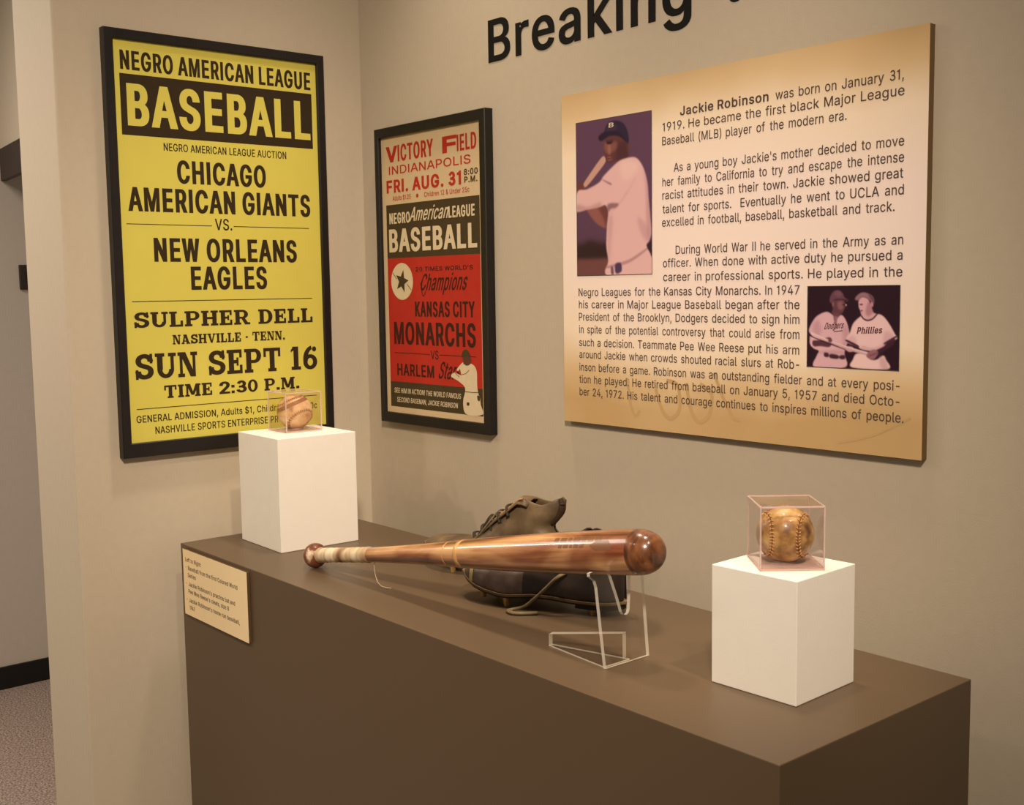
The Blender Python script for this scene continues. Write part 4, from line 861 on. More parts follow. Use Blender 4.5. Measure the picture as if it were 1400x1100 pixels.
def toe_band(shoe, hz):
    """pale worn band across the toe cap, following the upper"""
    bm = bmesh.new(); rows = []
    for x in (0.085, 0.100, 0.115):
        w = interp(x, [(0.06, 0.028), (0.13, 0.039)]) + 0.0022; h = interp(x, hz) + 0.0022; z0 = 0.0225 + interp(x, [(0.05, 0.0155), (0.12, 0.0095)])
        rows.append([bm.verts.new((x * 0.292, 0.004 + (-1 if k <= 10 else 1) * w * abs(math.cos(PI * k / 20)) ** 0.8, z0 + (h - z0) * abs(math.sin(PI * k / 20)) ** 0.75)) for k in range(21)])
    for A, B in zip(rows, rows[1:]):
        for k in range(20): bm.faces.new((A[k], A[k + 1], B[k + 1], B[k]))
    obj('toe_band', bm, M['cream_trim'], shoe, smooth=True)
toe_band(f, hzF)
# rear shoe, nearer the wall
ball = Vector((0.630, -0.260, 0)) + n_ * 0.040
org = ball - d_ * (0.21 * 0.292); org.z = TOP
hzB = [(0, 0.040), (0.03, 0.050), (0.10, 0.0555), (0.20, 0.058), (0.36, 0.0605), (0.43, 0.070), (0.50, 0.087), (0.58, 0.1075), (0.66, 0.125), (0.735, 0.1425), (0.76, 0.1425), (0.81, 0.1375), (0.87, 0.1340), (0.92, 0.1385), (0.965, 0.1475), (1.0, 0.143)]
gapB = [(0.36, 0.0), (0.45, 0.008), (0.6, 0.012), (0.74, 0.016), (0.86, 0.022), (0.95, 0.015), (1, 0.0)]
def leanB(x, z):
    k = min(1.0, max(0.0, (x - 0.70) / 0.28)); k = k * k * (3 - 2 * k)
    return -0.027 * k * math.exp(-((z - 0.093) / 0.016) ** 2)
lcB = []
for k in range(5):
    x = 0.40 + 0.062 * k; h = interp(x, hzB); g = interp(x, gapB) + 0.010; up = (0.004, 0.008, 0.012, 0.006, 0.004)[k]
    lcB.append(([(x * 0.292 + 0.002, -0.004 - g - 0.002, h - 0.012), (x * 0.292 - 0.005, -0.004 - g * 0.7, h + 0.002), (x * 0.292 - 0.008, -0.004, h + up), (x * 0.292 - 0.003, -0.004 + g * 0.7, h + 0.002), (x * 0.292 + 0.004, -0.004 + g + 0.002, h - 0.012)], 0.0030, M['lace_dark']))
lcB.append(([(0.112, -0.020, 0.056), (0.128, -0.023, 0.070), (0.146, -0.020, 0.093), (0.160, -0.012, 0.112), (0.172, -0.016, 0.113), (0.170, -0.022, 0.102)], 0.0032, M['lace']))
lcB.append(([(0.118, -0.010, 0.066), (0.131, -0.004, 0.088), (0.139, 0.002, 0.101), (0.147, 0.002, 0.094), (0.142, -0.006, 0.080)], 0.0040, M['lace_dark']))
SPB = [(0.16, -0.024), (0.16, 0.024), (0.27, -0.037), (0.34, 0.037), (0.84, -0.023), (0.84, 0.023)]
b = make_shoe('cleat', 'brown leather baseball cleat behind, its tall ankle rising above the bat', org, ang, hzB, M['leather'], leanB, lcB, SPB, 0.4, gapB)
bm = bmesh.new()                                  # pale worn lace stay along the throat edge
for sgn in (-1,):
    pts = []
    for k in range(12):
        x = 0.50 + 0.25 * k / 11
        pts.append((x * 0.292 - 0.0015, -0.004 + sgn * (interp(x, gapB) + 0.0022), interp(x, hzB) + 0.0005))
    add_tube(bm, pts, 0.0030, 8, flat=0.6)
obj('lace_stay', bm, M['stitch_pale'], b, smooth=True)
bm = bmesh.new()
add_tube(bm, spline([(0.2600, -0.0120, 0.106), (0.2575, -0.0145, 0.095), (0.2600, -0.0160, 0.082), (0.2650, -0.0165, 0.064)], 5), 0.0030, 8)
obj('heel_strip', bm, M['welt'], b, smooth=True)
bm = bmesh.new()                                  # folded collar edge at the heel, its dark lining showing
add_tube(bm, spline([(0.2840, -0.0080, 0.1450), (0.2880, -0.0085, 0.1360), (0.2850, -0.0085, 0.1220), (0.2760, -0.0085, 0.1080), (0.2670, -0.0080, 0.0990)], 5), [0.0040 + 0.0022 * math.sin(PI * k / 20) for k in range(21)], 10)
obj('collar_flap', bm, M['flap'], b, smooth=True)

# ------------------------------------------------------------------ label card on the plinth front
CW, CH = 0.2792, 0.1360
ca = Matrix.Rotation(PA_, 3, 'Z')
cpos = Vector((0.0814, -0.5181, 0.8572))
card = thing('label_card', 'cream printed label card on the front of the plinth, at its left end', 'label', cpos + ca @ Vector((0, 0.003, 0)), (0, 0, PA_))
obj('card_board', box(0, CW, -0.0028, 0.0028, 0, CH), M['card_edge'], card)
obj('card_face', box(0, CW, -0.0032, -0.0028, 0, CH), M['card'], card)
P = Print()
for s, a, b_, z in [("Left to Right:", .0109, .0844, .1120), ("Baseball from the first Colored World", .0227, .2403, .0955), ("Series", .0203, .0575, .0805),
                    ("Jackie Robinson's practice bat and", .0233, .2281, .0620), ("Pee Wee Reese's cleats, size 8", .0209, .2011, .0468),
                    ("Jackie Robinson's home run baseball,", .0221, .2447, .0284), ("1947", .0231, .0474, .0128)]:
    P.add(fit(s, a, b_, z, 0.0086, 'm'))
for z in (.0955, .0620, .0284): P.rect(.0118, .0138, z + 0.0035, z + 0.0055)
P.build('lettering', M['text_ink'], card, lambda u, v: (u, -0.0034, v))

# ------------------------------------------------------------------ framed posters
def frame_mesh(u0, u1, v0, v1, iu0, iu1, iv0, iv1, depth, lip, place):
    """four-sided frame with mitred corners; w grows away from the wall"""
    bm = bmesh.new()
    def ring(a, b, c, d, w): return [bm.verts.new(place(u, v, w)) for u, v in ((a, c), (b, c), (b, d), (a, d))]
    e = 0.0015
    R_ = [ring(u0, u1, v0, v1, 0), ring(u0, u1, v0, v1, depth - e), ring(u0 + e, u1 - e, v0 + e, v1 - e, depth),
          ring(iu0 - e, iu1 + e, iv0 - e, iv1 + e, depth), ring(iu0, iu1, iv0, iv1, depth - e), ring(iu0, iu1, iv0, iv1, lip)]
    for A, B in zip(R_, R_[1:]):
        for k in range(4): bm.faces.new((A[k], A[(k + 1) % 4], B[(k + 1) % 4], B[k]))
    bmesh.ops.recalc_face_normals(bm, faces=bm.faces[:])
    return bm
def sheet(u0, u1, v0, v1, w0, w1, place):
    bm = bmesh.new()
    A = [bm.verts.new(place(u, v, w0)) for u, v in ((u0, v0), (u1, v0), (u1, v1), (u0, v1))]; B = [bm.verts.new(place(u, v, w1)) for u, v in ((u0, v0), (u1, v0), (u1, v1), (u0, v1))]
    bm.faces.new(A[::-1]); bm.faces.new(B)
    for k in range(4): bm.faces.new((A[k], A[(k + 1) % 4], B[(k + 1) % 4], B[k]))
    bmesh.ops.recalc_face_normals(bm, faces=bm.faces[:])
    return bm
# yellow poster on the left wall: u runs along y
yb = Vector((0, -0.363, 1.182))
yp = thing('framed_poster', 'large yellow poster with black BASEBALL band in a black frame on the left wall', 'poster', yb)
PY = lambda u, v, w=0: (w, u - yb.y, v - yb.z)
obj('frame', frame_mesh(-0.6078, -0.1097, 1.182, 2.0384, -0.5895, -0.1275, 1.2116, 2.0187, 0.0213, 0.011, PY), M['black_wood'], yp)
obj('poster_sheet', sheet(-0.600, -0.118, 1.200, 2.030, 0.004, 0.0130, PY), M['yellow'], yp)
INK, YEL = Print(), Print()
for s, a, b_, z, c, st in [
    ('NEGRO AMERICAN LEAGUE', -0.5742, -0.1411, 1.961, 0.0378, 'b'), ('BASEBALL', -0.5636, -0.1451, 1.8515, 0.0833, 'y'),
    ('NEGRO AMERICAN LEAGUE AUCTION', -0.4907, -0.2078, 1.8064, 0.0154, 'm'), ('CHICAGO', -0.4641, -0.2598, 1.7416, 0.0471, 'b'),
    ('AMERICAN GIANTS', -0.571, -0.1515, 1.6818, 0.0482, 'b'), ('VS.', -0.3841, -0.3444, 1.6476, 0.0238, 'm'),
    ('NEW ORLEANS', -0.5212, -0.1895, 1.5804, 0.0486, 'b'), ('EAGLES', -0.4432, -0.2659, 1.5221, 0.0486, 'b'),
    ('SULPHER DELL', -0.5704, -0.1546, 1.4461, 0.0317, 's'), ('NASHVILLE - TENN.', -0.4895, -0.2267, 1.4095, 0.0198, 's'),
    ('SUN SEPT 16', -0.5727, -0.1459, 1.3405, 0.0521, 's'), ('TIME 2:30 P.M.', -0.5127, -0.1944, 1.2986, 0.0266, 's'),
    ('GENERAL ADMISSION, Adults $1, Children', -0.5747, -0.2350, 1.2521, 0.0145, 'm'), ('50c', -0.178, -0.150, 1.2500, 0.0145, 'm'),
    ('NASHVILLE SPORTS ENTERPRISE PRO', -0.5356, -0.2381, 1.2261, 0.015, 'm')]:
    if st == 's': INK.add(slab(s, a, b_, z, c))
    elif st == 'y': YEL.add(fit(s, a, b_, z, c, 0.072))
    else: INK.add(fit(s, a, b_, z, c, st))
INK.rect(-0.5766, -0.3910, 1.6553, 1.6568); INK.rect(-0.3411, -0.1559, 1.6553, 1.6568)
INK.rect(-0.5724, -0.1538, 1.4990, 1.5006); INK.rect(-0.5732, -0.1500, 1.2791, 1.2807)
BX = Print(); BX.rect(-0.5766, -0.1395, 1.8326, 1.9530)
BX.build('black_band', M['ink'], yp, lambda u, v: PY(u, v, 0.0132))
YEL.build('band_lettering', M['yellow'], yp, lambda u, v: PY(u, v, 0.0134))
INK.build('lettering', M['ink'], yp, lambda u, v: PY(u, v, 0.0132))

# red poster on the back wall: u runs along x
rb = Vector((0.279, 0, 1.2148))
rp = thing('framed_poster', 'narrow red and tan poster with a batter figure in a black frame, beside the corner', 'poster', rb)
PR_ = lambda u, v, w=0: (u - rb.x, -w, v - rb.z)
obj('frame', frame_mesh(0.081, 0.4773, 1.2148, 1.8758, 0.0971, 0.4578, 1.2379, 1.8548, 0.0213, 0.011, PR_), M['black_wood'], rp)
obj('poster_sheet', sheet(0.090, 0.468, 1.230, 1.862, 0.004, 0.0130, PR_), M['tan'], rp)
RED_B, TANP, OLV, DEEP, CRM = Print(), Print(), Print(), Print(), Print()
RI = Print()
RED_B.rect(0.112, 0.4475, 1.3088, 1.5866)
OLV.rect(0.112, 0.4475, 1.5866, 1.7056)
OLF = Print(); OLF.rect(0.112, 0.4475, 1.2513, 1.3088)
for s, a, b_, z, c, wt in [('V', 0.1154, 0.1604, 1.7990, 0.0351, 0.11), ('ICTORY', 0.1613, 0.2934, 1.7990, 0.0360, 'b'), ('F', 0.3254, 0.375, 1.8000, 0.0347, 0.12),
                           ('IELD', 0.3755, 0.4402, 1.8000, 0.0338, 'b'), ('INDIANAPOLIS', 0.1258, 0.4205, 1.7719, 0.0182, 'm'), ('FRI. AUG. 31', 0.1152, 0.388, 1.7315, 0.0285, 0.09),
                           ('Adults $1.25', 0.1379, 0.2076, 1.7142, 0.0105, 'm'), ('Children 12 & Under 25c', 0.2575, 0.4151, 1.7144, 0.0105, 'm')]:
    RI.add(fit(s, a, b_, z, c, wt))
RI.ellipse(0.232, 0.7195 + 1.0, 0.0045, 0.0042, 20)
TD = Print()
for s, a, b_, z, c, wt in [('8:00', 0.3974, 0.4433, 1.7492, 0.0126, 0.075), ('P.M.', 0.3986, 0.4419, 1.7337, 0.0126, 0.075)]: TD.add(fit(s, a, b_, z, c, wt))
for s, a, b_, z, c, wt, sh in [('NEGRO', 0.1235, 0.203, 1.6630, 0.0240, 'x', 0), ('American', 0.2000, 0.3440, 1.6655, 0.0300, 'm', 0.38), ('LEAGUE', 0.3428, 0.4313, 1.6652, 0.0240, 'x', 0),
                               ('BASEBALL', 0.1206, 0.4378, 1.6, 0.0511, 'x', 0), ('SEE HIM IN ACTION! THE WORLD FAMOUS', 0.1269, 0.374, 1.2832, 0.0112, 'm', 0.12),
                               ('SECOND BASEMAN, JACKIE ROBINSON', 0.1365, 0.3626, 1.2626, 0.0110, 'm', 0.12)]:
    CRM.add(fit(s, a, b_, z, c, wt, 0.0, sh))
for s, a, b_, z, c, wt, sh in [("20 TIMES WORLD'S", 0.2195, 0.4223, 1.5553, 0.0095, 'b', 0), ('Champions', 0.2376, 0.4041, 1.5137, 0.0360, 'm', 0.38), ('KANSAS CITY', 0.2145, 0.4263, 1.4564, 0.0331, 'b', 0),
                               ('MONARCHS', 0.1309, 0.4277, 1.3939, 0.05, 'b', 0), ('VS', 0.2691, 0.2973, 1.3642, 0.0191, 'm', 0), ('HARLEM', 0.1401, 0.2799, 1.3233, 0.0268, 'b', 0), ('Stars', 0.2963, 0.3755, 1.3233, 0.0366, 'm', 0.38)]:
    DEEP.add(fit(s, a, b_, z, c, wt, 0.0, sh))
DEEP.rect(0.1302, 0.2659, 1.3734, 1.3749); DEEP.rect(0.3005, 0.4271, 1.3736, 1.3751)
DEEP.stroke(spline([(0.2376, 1.531, 0), (0.241, 1.512, 0), (0.247, 1.501, 0), (0.256, 1.512, 0)], 5), 0.0022)
CIR = Print(); CIR.ellipse(0.1668, 1.5343, 0.0420, 0.0410)
STAR = Print()
STAR.poly([(0.1668 + (0.0255 if k % 2 == 0 else 0.0115) * math.sin(2 * PI * k / 10 + 0.25), 1.5345 + (0.0265 if k % 2 == 0 else 0.0115) * math.cos(2 * PI * k / 10 + 0.25)) for k in range(10)])
for a0, a1 in ((150, 166), (330, 352)):
    p = [(0.1668 + 0.041 * math.cos(R(a0)), 1.5343 + 0.040 * math.sin(R(a0))), (0.1668 + 0.02 * math.cos(R(a0 + 14)), 1.5343 + 0.02 * math.sin(R(a0 + 14)))]
    STAR.stroke(p, 0.0016)
RED_B.build('red_field', M['red_ink'], rp, lambda u, v: PR_(u, v, 0.0132))
OLV.build('league_field', M['olive'], rp, lambda u, v: PR_(u, v, 0.0132))
OLF.build('footer_field', M['olive'], rp, lambda u, v: PR_(u, v, 0.0132))
RI.build('red_lettering', M['red_ink'], rp, lambda u, v: PR_(u, v, 0.0132))
TD.build('time_lettering', M['olive'], rp, lambda u, v: PR_(u, v, 0.0132))
CRM.build('cream_lettering', M['cream_ink'], rp, lambda u, v: PR_(u, v, 0.0134))
DEEP.build('dark_lettering', M['deep'], rp, lambda u, v: PR_(u, v, 0.0134))
CIR.build('badge', M['cream_ink'], rp, lambda u, v: PR_(u, v, 0.0134))
STAR.build('badge_star', M['olive'], rp, lambda u, v: PR_(u, v, 0.0136))
ART_A={
'bat':[(356, 242), (396, 245), (405, 273), (329, 321), (144, 417), (90, 407), (228, 315)],
'hand':[(0, 391), (60, 386), (110, 416), (97, 441), (8, 446)],
'fore':[(149, 564), (297, 552), (447, 564), (450, 635), (413, 695), (306, 674), (214, 625)],
'body':[(13, 446), (148, 436), (314, 401), (383, 360), (553, 290), (650, 271), (793, 271), (886, 330), (942, 427), (961, 542), (977, 635), (989, 750), (945, 829), (995, 888), (1007, 1015), (424, 1003), (432, 908), (407, 811), (419, 681), (436, 593), (397, 550), (322, 558), (144, 568), (-12, 569)],
'fold1':[(461, 598), (582, 545), (705, 466), (795, 393), (776, 413), (668, 499), (545, 569)],
'fold2':[(342, 380), (476, 414), (463, 423)],
'foldd':[(432, 545), (570, 546), (545, 569), (471, 577), (441, 597)],
'side':[(905, 333), (954, 428), (979, 543), (985, 727), (946, 794), (930, 656), (925, 495)],
'pants':[(424, 1005), (431, 943), (706, 915), (898, 848), (945, 827), (1000, 888), (1011, 1018)],
'belt':[(526, 931), (599, 924), (608, 976), (534, 989)],
'belt2':[(466, 950), (495, 947), (504, 993), (474, 994)],
'dk':[(932, 819), (974, 798), (1007, 791), (1005, 894), (973, 864)],
'face':[(379, 147), (388, 186), (377, 215), (402, 231), (418, 273), (467, 288), (577, 276), (693, 276), (705, 182), (696, 147), (581, 115), (435, 119)],
'lit':[(404, 137), (508, 147), (570, 173), (555, 207), (481, 219), (412, 220), (388, 183)],
'lip':[(431, 247), (480, 248), (494, 265), (440, 269)],
'eye':[(424, 153), (483, 152), (487, 164), (433, 165)],
'ear':[(686, 188), (719, 188), (728, 213), (699, 234), (680, 215)],
'cap':[(390, 101), (406, 61), (452, 31), (535, 24), (627, 43), (679, 81), (711, 139), (700, 177), (610, 127), (484, 97)],
'brim':[(310, 114), (373, 88), (509, 87), (611, 113), (696, 172), (581, 125), (459, 116), (349, 140)],
'logo':[(452, 31), (516, 29), (510, 59), (446, 59)],
'logod':[(471, 37), (493, 37), (491, 53), (466, 53)],
}
ART_B={
'cap':[(252, 193), (256, 129), (294, 64), (352, 50), (397, 87), (416, 137), (456, 168), (445, 188), (387, 163), (309, 169), (275, 205)],
'face':[(280, 203), (309, 166), (387, 161), (414, 180), (428, 239), (411, 290), (394, 329), (344, 353), (277, 336), (287, 277)],
'lit':[(343, 191), (393, 186), (406, 229), (397, 280), (361, 289), (338, 240)],
'ear':[(275, 198), (295, 193), (303, 234), (287, 252)],
'jersey':[(17, 542), (80, 401), (151, 338), (229, 314), (299, 358), (345, 370), (389, 351), (434, 412), (464, 509), (474, 606), (449, 705), (423, 816), (436, 987), (86, 1003), (110, 863), (135, 800), (72, 769), (29, 696), (49, 614)],
'neckv':[(294, 344), (367, 345), (336, 412), (328, 510)],
'arm':[(66, 676), (154, 664), (255, 629), (280, 672), (258, 744), (155, 739), (76, 741)],
'under':[(28, 627), (61, 614), (76, 739), (41, 734)],
'belt1':[(200, 818), (246, 826), (244, 871), (198, 863)],
'belt2':[(265, 833), (355, 845), (353, 887), (264, 880)],
'belt3':[(370, 849), (424, 840), (427, 887), (373, 886)],
'batd':[(49, 604), (258, 687), (416, 754), (416, 769), (258, 712), (49, 626)],
'bat':[(46, 569), (77, 578), (257, 660), (438, 727), (679, 793), (705, 809), (680, 834), (416, 759), (258, 694), (70, 624)],
'rcap':[(528, 160), (552, 115), (605, 79), (670, 92), (724, 138), (733, 207), (706, 190), (660, 153), (606, 132), (563, 174)],
'hair':[(649, 93), (713, 124), (735, 196), (720, 243), (682, 183)],
'rface':[(568, 182), (606, 134), (671, 157), (712, 195), (706, 243), (726, 315), (763, 343), (674, 403), (609, 365), (589, 305), (573, 247)],
'rsh':[(671, 195), (710, 201), (704, 249), (726, 315), (674, 363), (646, 315)],
'reye':[(583, 220), (609, 216), (612, 230), (586, 232)],
'rmouth':[(589, 295), (612, 290), (613, 302), (593, 307)],
'rjersey':[(437, 671), (480, 560), (510, 460), (566, 389), (611, 363), (674, 403), (765, 339), (833, 362), (899, 457), (952, 562), (976, 623), (874, 677), (848, 721), (733, 774), (614, 763), (559, 729)],
'collar':[(600, 372), (631, 408), (674, 423), (728, 398), (771, 343), (761, 336), (717, 386), (670, 406), (631, 389), (611, 363)],
'st1':[(448, 651), (570, 714), (566, 736), (442, 673)],
'st2':[(850, 671), (965, 590), (971, 609), (856, 690)],
'rarm':[(953, 624), (938, 695), (849, 769), (789, 821), (752, 781), (838, 721), (874, 677)],
'rhand':[(661, 842), (679, 795), (733, 760), (781, 780), (776, 828), (734, 880), (691, 872)],
'lhand':[(422, 754), (460, 729), (516, 739), (527, 782), (472, 799)],
'pants':[(560, 814), (680, 822), (702, 874), (766, 879), (839, 826), (866, 873), (892, 984), (510, 986), (517, 886)],
}
FIG={
'body':[(0.3727, 1.3513), (0.3907, 1.3586), (0.4152, 1.3585), (0.4286, 1.3447), (0.43, 1.3106), (0.4405, 1.2753), (0.4451, 1.2548), (0.3877, 1.2535), (0.3851, 1.2862), (0.3881, 1.3082), (0.3659, 1.3209), (0.3409, 1.33), (0.3532, 1.3387), (0.3752, 1.3346)],
'pants':[(0.3865, 1.2936), (0.4325, 1.2964), (0.4405, 1.2753), (0.4451, 1.2548), (0.3877, 1.2535)],
'head':[(0.3829, 1.3742), (0.4086, 1.3737), (0.4094, 1.3608), (0.3994, 1.3553), (0.3877, 1.3577)],
'cap':[(0.3793, 1.3727), (0.3844, 1.3859), (0.3985, 1.3885), (0.4098, 1.3737), (0.3941, 1.3746)],
'bat':[(0.3619, 1.3464), (0.3801, 1.3603), (0.3836, 1.3583), (0.3665, 1.3429)],
'mark':[(0.4296, 1.294), (0.4376, 1.2924), (0.4373, 1.283), (0.4305, 1.2847)],
'mark2':[(0.3943, 1.2773), (0.4025, 1.2771), (0.4012, 1.2712), (0.3941, 1.2714)],
}
def smooth2(pts, per=4): return [(p.x, p.y) for p in spline([(a, b, 0) for a, b in pts], per, closed=True)]
fg = []
P = Print(); P.poly(smooth2(FIG['bat'])); P.poly(smooth2(FIG['body'], 5)); P.poly(smooth2(FIG['pants']))
P.build('batter_figure', M['cream_ink'], rp, lambda u, v: PR_(u, v, 0.0136))
P = Print(); P.poly(smooth2(FIG['head'])); P.build('batter_head', M['skin_ink'], rp, lambda u, v: PR_(u, v, 0.0137))
P = Print(); P.poly(smooth2(FIG['cap'])); P.poly(smooth2(FIG['mark'])); P.poly(smooth2(FIG['mark2']))
P.stroke([(0.3752, 1.3346), (0.392, 1.338), (0.404, 1.346)], 0.0012); P.stroke([(0.388, 1.300), (0.415, 1.2995), (0.4325, 1.3005)], 0.0014)
P.stroke([(0.3560, 1.3375), (0.3700, 1.3300)], 0.0014)
P.build('batter_cap', M['olive'], rp, lambda u, v: PR_(u, v, 0.0138))

# ------------------------------------------------------------------ text panel
px0, px1, pz0, pz1, PT = 0.6957, 1.4377, 1.2624, 1.8681, 0.0136
pn = thing('text_panel', 'wide golden biography panel with two inset photographs on the back wall', 'panel', (px0, 0, pz0))
obj('board', box(0, px1 - px0, -PT + 0.0006, 0, 0, pz1 - pz0), M['panel_edge'], pn)
obj('panel_face', box(0, px1 - px0, -PT, -PT + 0.0006, 0, pz1 - pz0), M['panel'], pn)
PP = lambda u, v, w=0: (u - px0, -PT - w, v - pz0)
P = Print()                                       # ghosted loops printed under the text
for pts, w_ in ([[(0.862, 1.352), (0.868, 1.310), (0.880, 1.285), (0.892, 1.296)], 0.006],
                [[(0.93, 1.336), (0.945, 1.300), (0.965, 1.287), (0.985, 1.306), (0.98, 1.345), (0.955, 1.352)], 0.007],
                [[(1.00, 1.35), (1.01, 1.306), (1.028, 1.286), (1.050, 1.300), (1.055, 1.335), (1.03, 1.35)], 0.007],
                [[(1.06, 1.37), (1.08, 1.330), (1.10, 1.300), (1.115, 1.296)], 0.006],
                [[(1.30, 1.275), (1.36, 1.292), (1.42, 1.322)], 0.0035]):
    P.stroke([(p.x, p.y) for p in spline([(a, b_, 0) for a, b_ in pts], 6)], w_)
P.build('ghost_strokes', M['ghost'], pn, lambda u, v: PP(u, v, 0.0002))
TX, TB = Print(), Print()
CAP = 0.0142
for s, a, b_, z in [
    ('was born on January 31,', 1.1807, 1.3996, 1.7988), ('1919. He became the first black Major League', 0.9471, 1.401, 1.7766), ('Baseball (MLB) player of the modern era.', 0.9462, 1.3079, 1.7533),
    ("As a young boy Jackie's mother decided to move", 0.9722, 1.4019, 1.7069), ('her family to California to try and escape the intense', 0.9466, 1.4022, 1.6843), ('racist attitudes in their town. Jackie showed great', 0.9465, 1.4014, 1.6621),
    ('talent for sports.  Eventually he went to UCLA and', 0.9471, 1.4028, 1.6388), ('excelled in football, baseball, basketball and track.', 0.9457, 1.3887, 1.6162), ('During World War II he served in the Army as an', 0.9764, 1.4032, 1.5687),
    ('officer. When done with active duty he pursued a', 0.9476, 1.4026, 1.547), ('career in professional sports. He played in the', 0.9481, 1.4029, 1.5234), ('Negro Leagues for the Kansas City Monarchs. In 1947', 0.7375, 1.2284, 1.4989),
    ('his career in Major League Baseball began after the', 0.7379, 1.2286, 1.4763), ('President of the Brooklyn, Dodgers decided to sign him', 0.7376, 1.2287, 1.4536), ('in spite of the potential controversy that could arise from', 0.7379, 1.2289, 1.4303),
    ('such a decision. Teammate Pee Wee Reese put his arm', 0.7376, 1.229, 1.4061), ('around Jackie when crowds shouted racial slurs at Rob-', 0.738, 1.2291, 1.3838), ('inson before a game. Robinson was an outstanding fielder and at every posi-', 0.7377, 1.4015, 1.36),
    ('tion he played. He retired from baseball on January 5, 1957 and died Octo-', 0.7373, 1.4018, 1.3373), ('ber 24, 1972. His talent and courage continues to inspires millions of people.', 0.7377, 1.4088, 1.3139)]:
    TX.add(justify(s, a, b_, z, CAP, 0.010, 0.80))
TB.add(justify('Jackie Robinson', 0.9863, 1.1676, 1.7987, CAP, 0.045, 0.74))
TX.build('body_lettering', M['text_ink'], pn, lambda u, v: PP(u, v, 0.0004))
TB.build('name_lettering', M['text_ink'], pn, lambda u, v: PP(u, v, 0.0004))

class Photo:
    """printed photograph: soft-edged shapes laid into a grid of ink dots"""
    def __init__(self, nx, ny, bg):
        self.nx, self.ny, self.S = nx, ny, 3
        self.W, self.H = nx * 3, ny * 3
        self.a = np.zeros((self.H, self.W, 3)); self.a[:] = bg
        yy, xx = np.mgrid[0:self.H, 0:self.W]
        self.x = (xx + 0.5) / self.W; self.y = (yy + 0.5) / self.H
    def mask(self, pts, sm=True):
        P_ = smooth2([(p[0] / 1000, p[1] / 1000) for p in pts], 5) if sm else [(p[0] / 1000, p[1] / 1000) for p in pts]
        m = np.zeros(self.x.shape, bool); n = len(P_)
        for i in range(n):
            x0, y0 = P_[i]; x1, y1 = P_[(i + 1) % n]
            if y0 == y1: continue
            c = ((y0 > self.y) != (y1 > self.y)) & (self.x < (x1 - x0) * (self.y - y0) / (y1 - y0) + x0)
            m ^= c
        return m.astype(float)
    @staticmethod
    def blur(m, r):
        if r <= 0: return m
        k = np.exp(-np.arange(-3 * r, 3 * r + 1) ** 2 / (2.0 * r * r)); k /= k.sum(); h = len(k) // 2
        for ax_ in (0, 1):
            pad = [(0, 0)] * m.ndim; pad[ax_] = (h, h); q = np.pad(m, pad, 'edge')
            out = np.zeros_like(m)
            for i, w in enumerate(k):
                sl = [slice(None)] * m.ndim; sl[ax_] = slice(i, i + m.shape[ax_]); out += w * q[tuple(sl)]
            m = out
        return m
    def put(self, pts, col, soft=2, op=1.0, sm=True, clip=None):
        m = self.blur(self.mask(pts, sm), soft) * op
        if clip is not None: m = m * clip
        self.a = self.a * (1 - m[..., None]) + np.array(col, float) * m[..., None]
    def build(self, name, parent, u0, u1, v0, v1):
        a = self.blur(self.a, 1)[1::3, 1::3]
        c = np.clip(a / 255.0, 0, 1); l = np.where(c <= 0.04045, c / 12.92, ((c + 0.055) / 1.055) ** 2.4)
        nx, ny = self.nx, self.ny
        V = [PP(u0 + (u1 - u0) * i / (nx - 1), v1 - (v1 - v0) * j / (ny - 1), 0.0006) for j in range(ny) for i in range(nx)]
        F = [(j * nx + i, (j + 1) * nx + i, (j + 1) * nx + i + 1, j * nx + i + 1) for j in range(ny - 1) for i in range(nx - 1)]
        o = obj(name, (V, F), M['print'], parent)
        at = o.data.color_attributes.new('print', 'FLOAT_COLOR', 'POINT')
        at.data.foreach_set('color', np.concatenate([l.reshape(-1, 3), np.ones((nx * ny, 1))], 1).astype(np.float32).ravel())
        return o
A = ART_A
ph = Photo(128, 190, (98, 66, 92))
ph.a = ph.a * (1 - 0.10 * np.clip((ph.y - 0.5) * 2, 0, 1))[..., None]
ph.put([(-50, 800), (80, 790), (180, 770), (330, 790), (450, 800), (450, 905), (-50, 905)], (52, 32, 34), 10)
ph.put([(-50, 890), (1050, 890), (1050, 1050), (-50, 1050)], (116, 72, 72), 6, sm=False)
ph.put(A['bat'], (206, 160, 146), 1); ph.put(A['hand'], (112, 62, 62), 2)
ph.put(A['fore'], (150, 92, 86), 3); ph.put([(300, 552), (447, 564), (450, 635), (413, 695), (380, 640)], (104, 58, 60), 5, 0.8)
ph.put(A['face'], (98, 56, 58), 2); ph.put(A['ear'], (112, 66, 64), 2)
ph.put(A['lit'], (146, 92, 84), 4, 0.75); ph.put([(404, 137), (508, 140), (500, 160), (430, 160)], (70, 36, 44), 3, 0.8)
ph.put([(440, 165), (470, 170), (478, 225), (440, 228)], (168, 112, 98), 3, 0.7)
ph.put(A['eye'], (48, 26, 32), 1); ph.put(A['lip'], (156, 100, 94), 2, 0.9); ph.put([(424, 256), (490, 254), (488, 260), (428, 262)], (66, 34, 38), 1, 0.8)
ph.put([(560, 180), (690, 170), (690, 280), (560, 280)], (72, 38, 46), 6, 0.6)
ph.put(A['cap'], (48, 34, 60), 2); ph.put([(430, 60), (520, 40), (560, 70), (500, 95), (420, 98)], (76, 56, 84), 5, 0.6); ph.put(A['brim'], (40, 26, 48), 2)
body = ph.blur(ph.mask(A['body']), 2)
ph.put(A['body'], (234, 190, 190), 2)
ph.put(A['side'], (184, 132, 146), 6, 0.55, clip=body); ph.put(A['fold1'], (178, 130, 140), 4, 0.75, clip=body); ph.put(A['fold2'], (140, 98, 108), 2, 0.8)
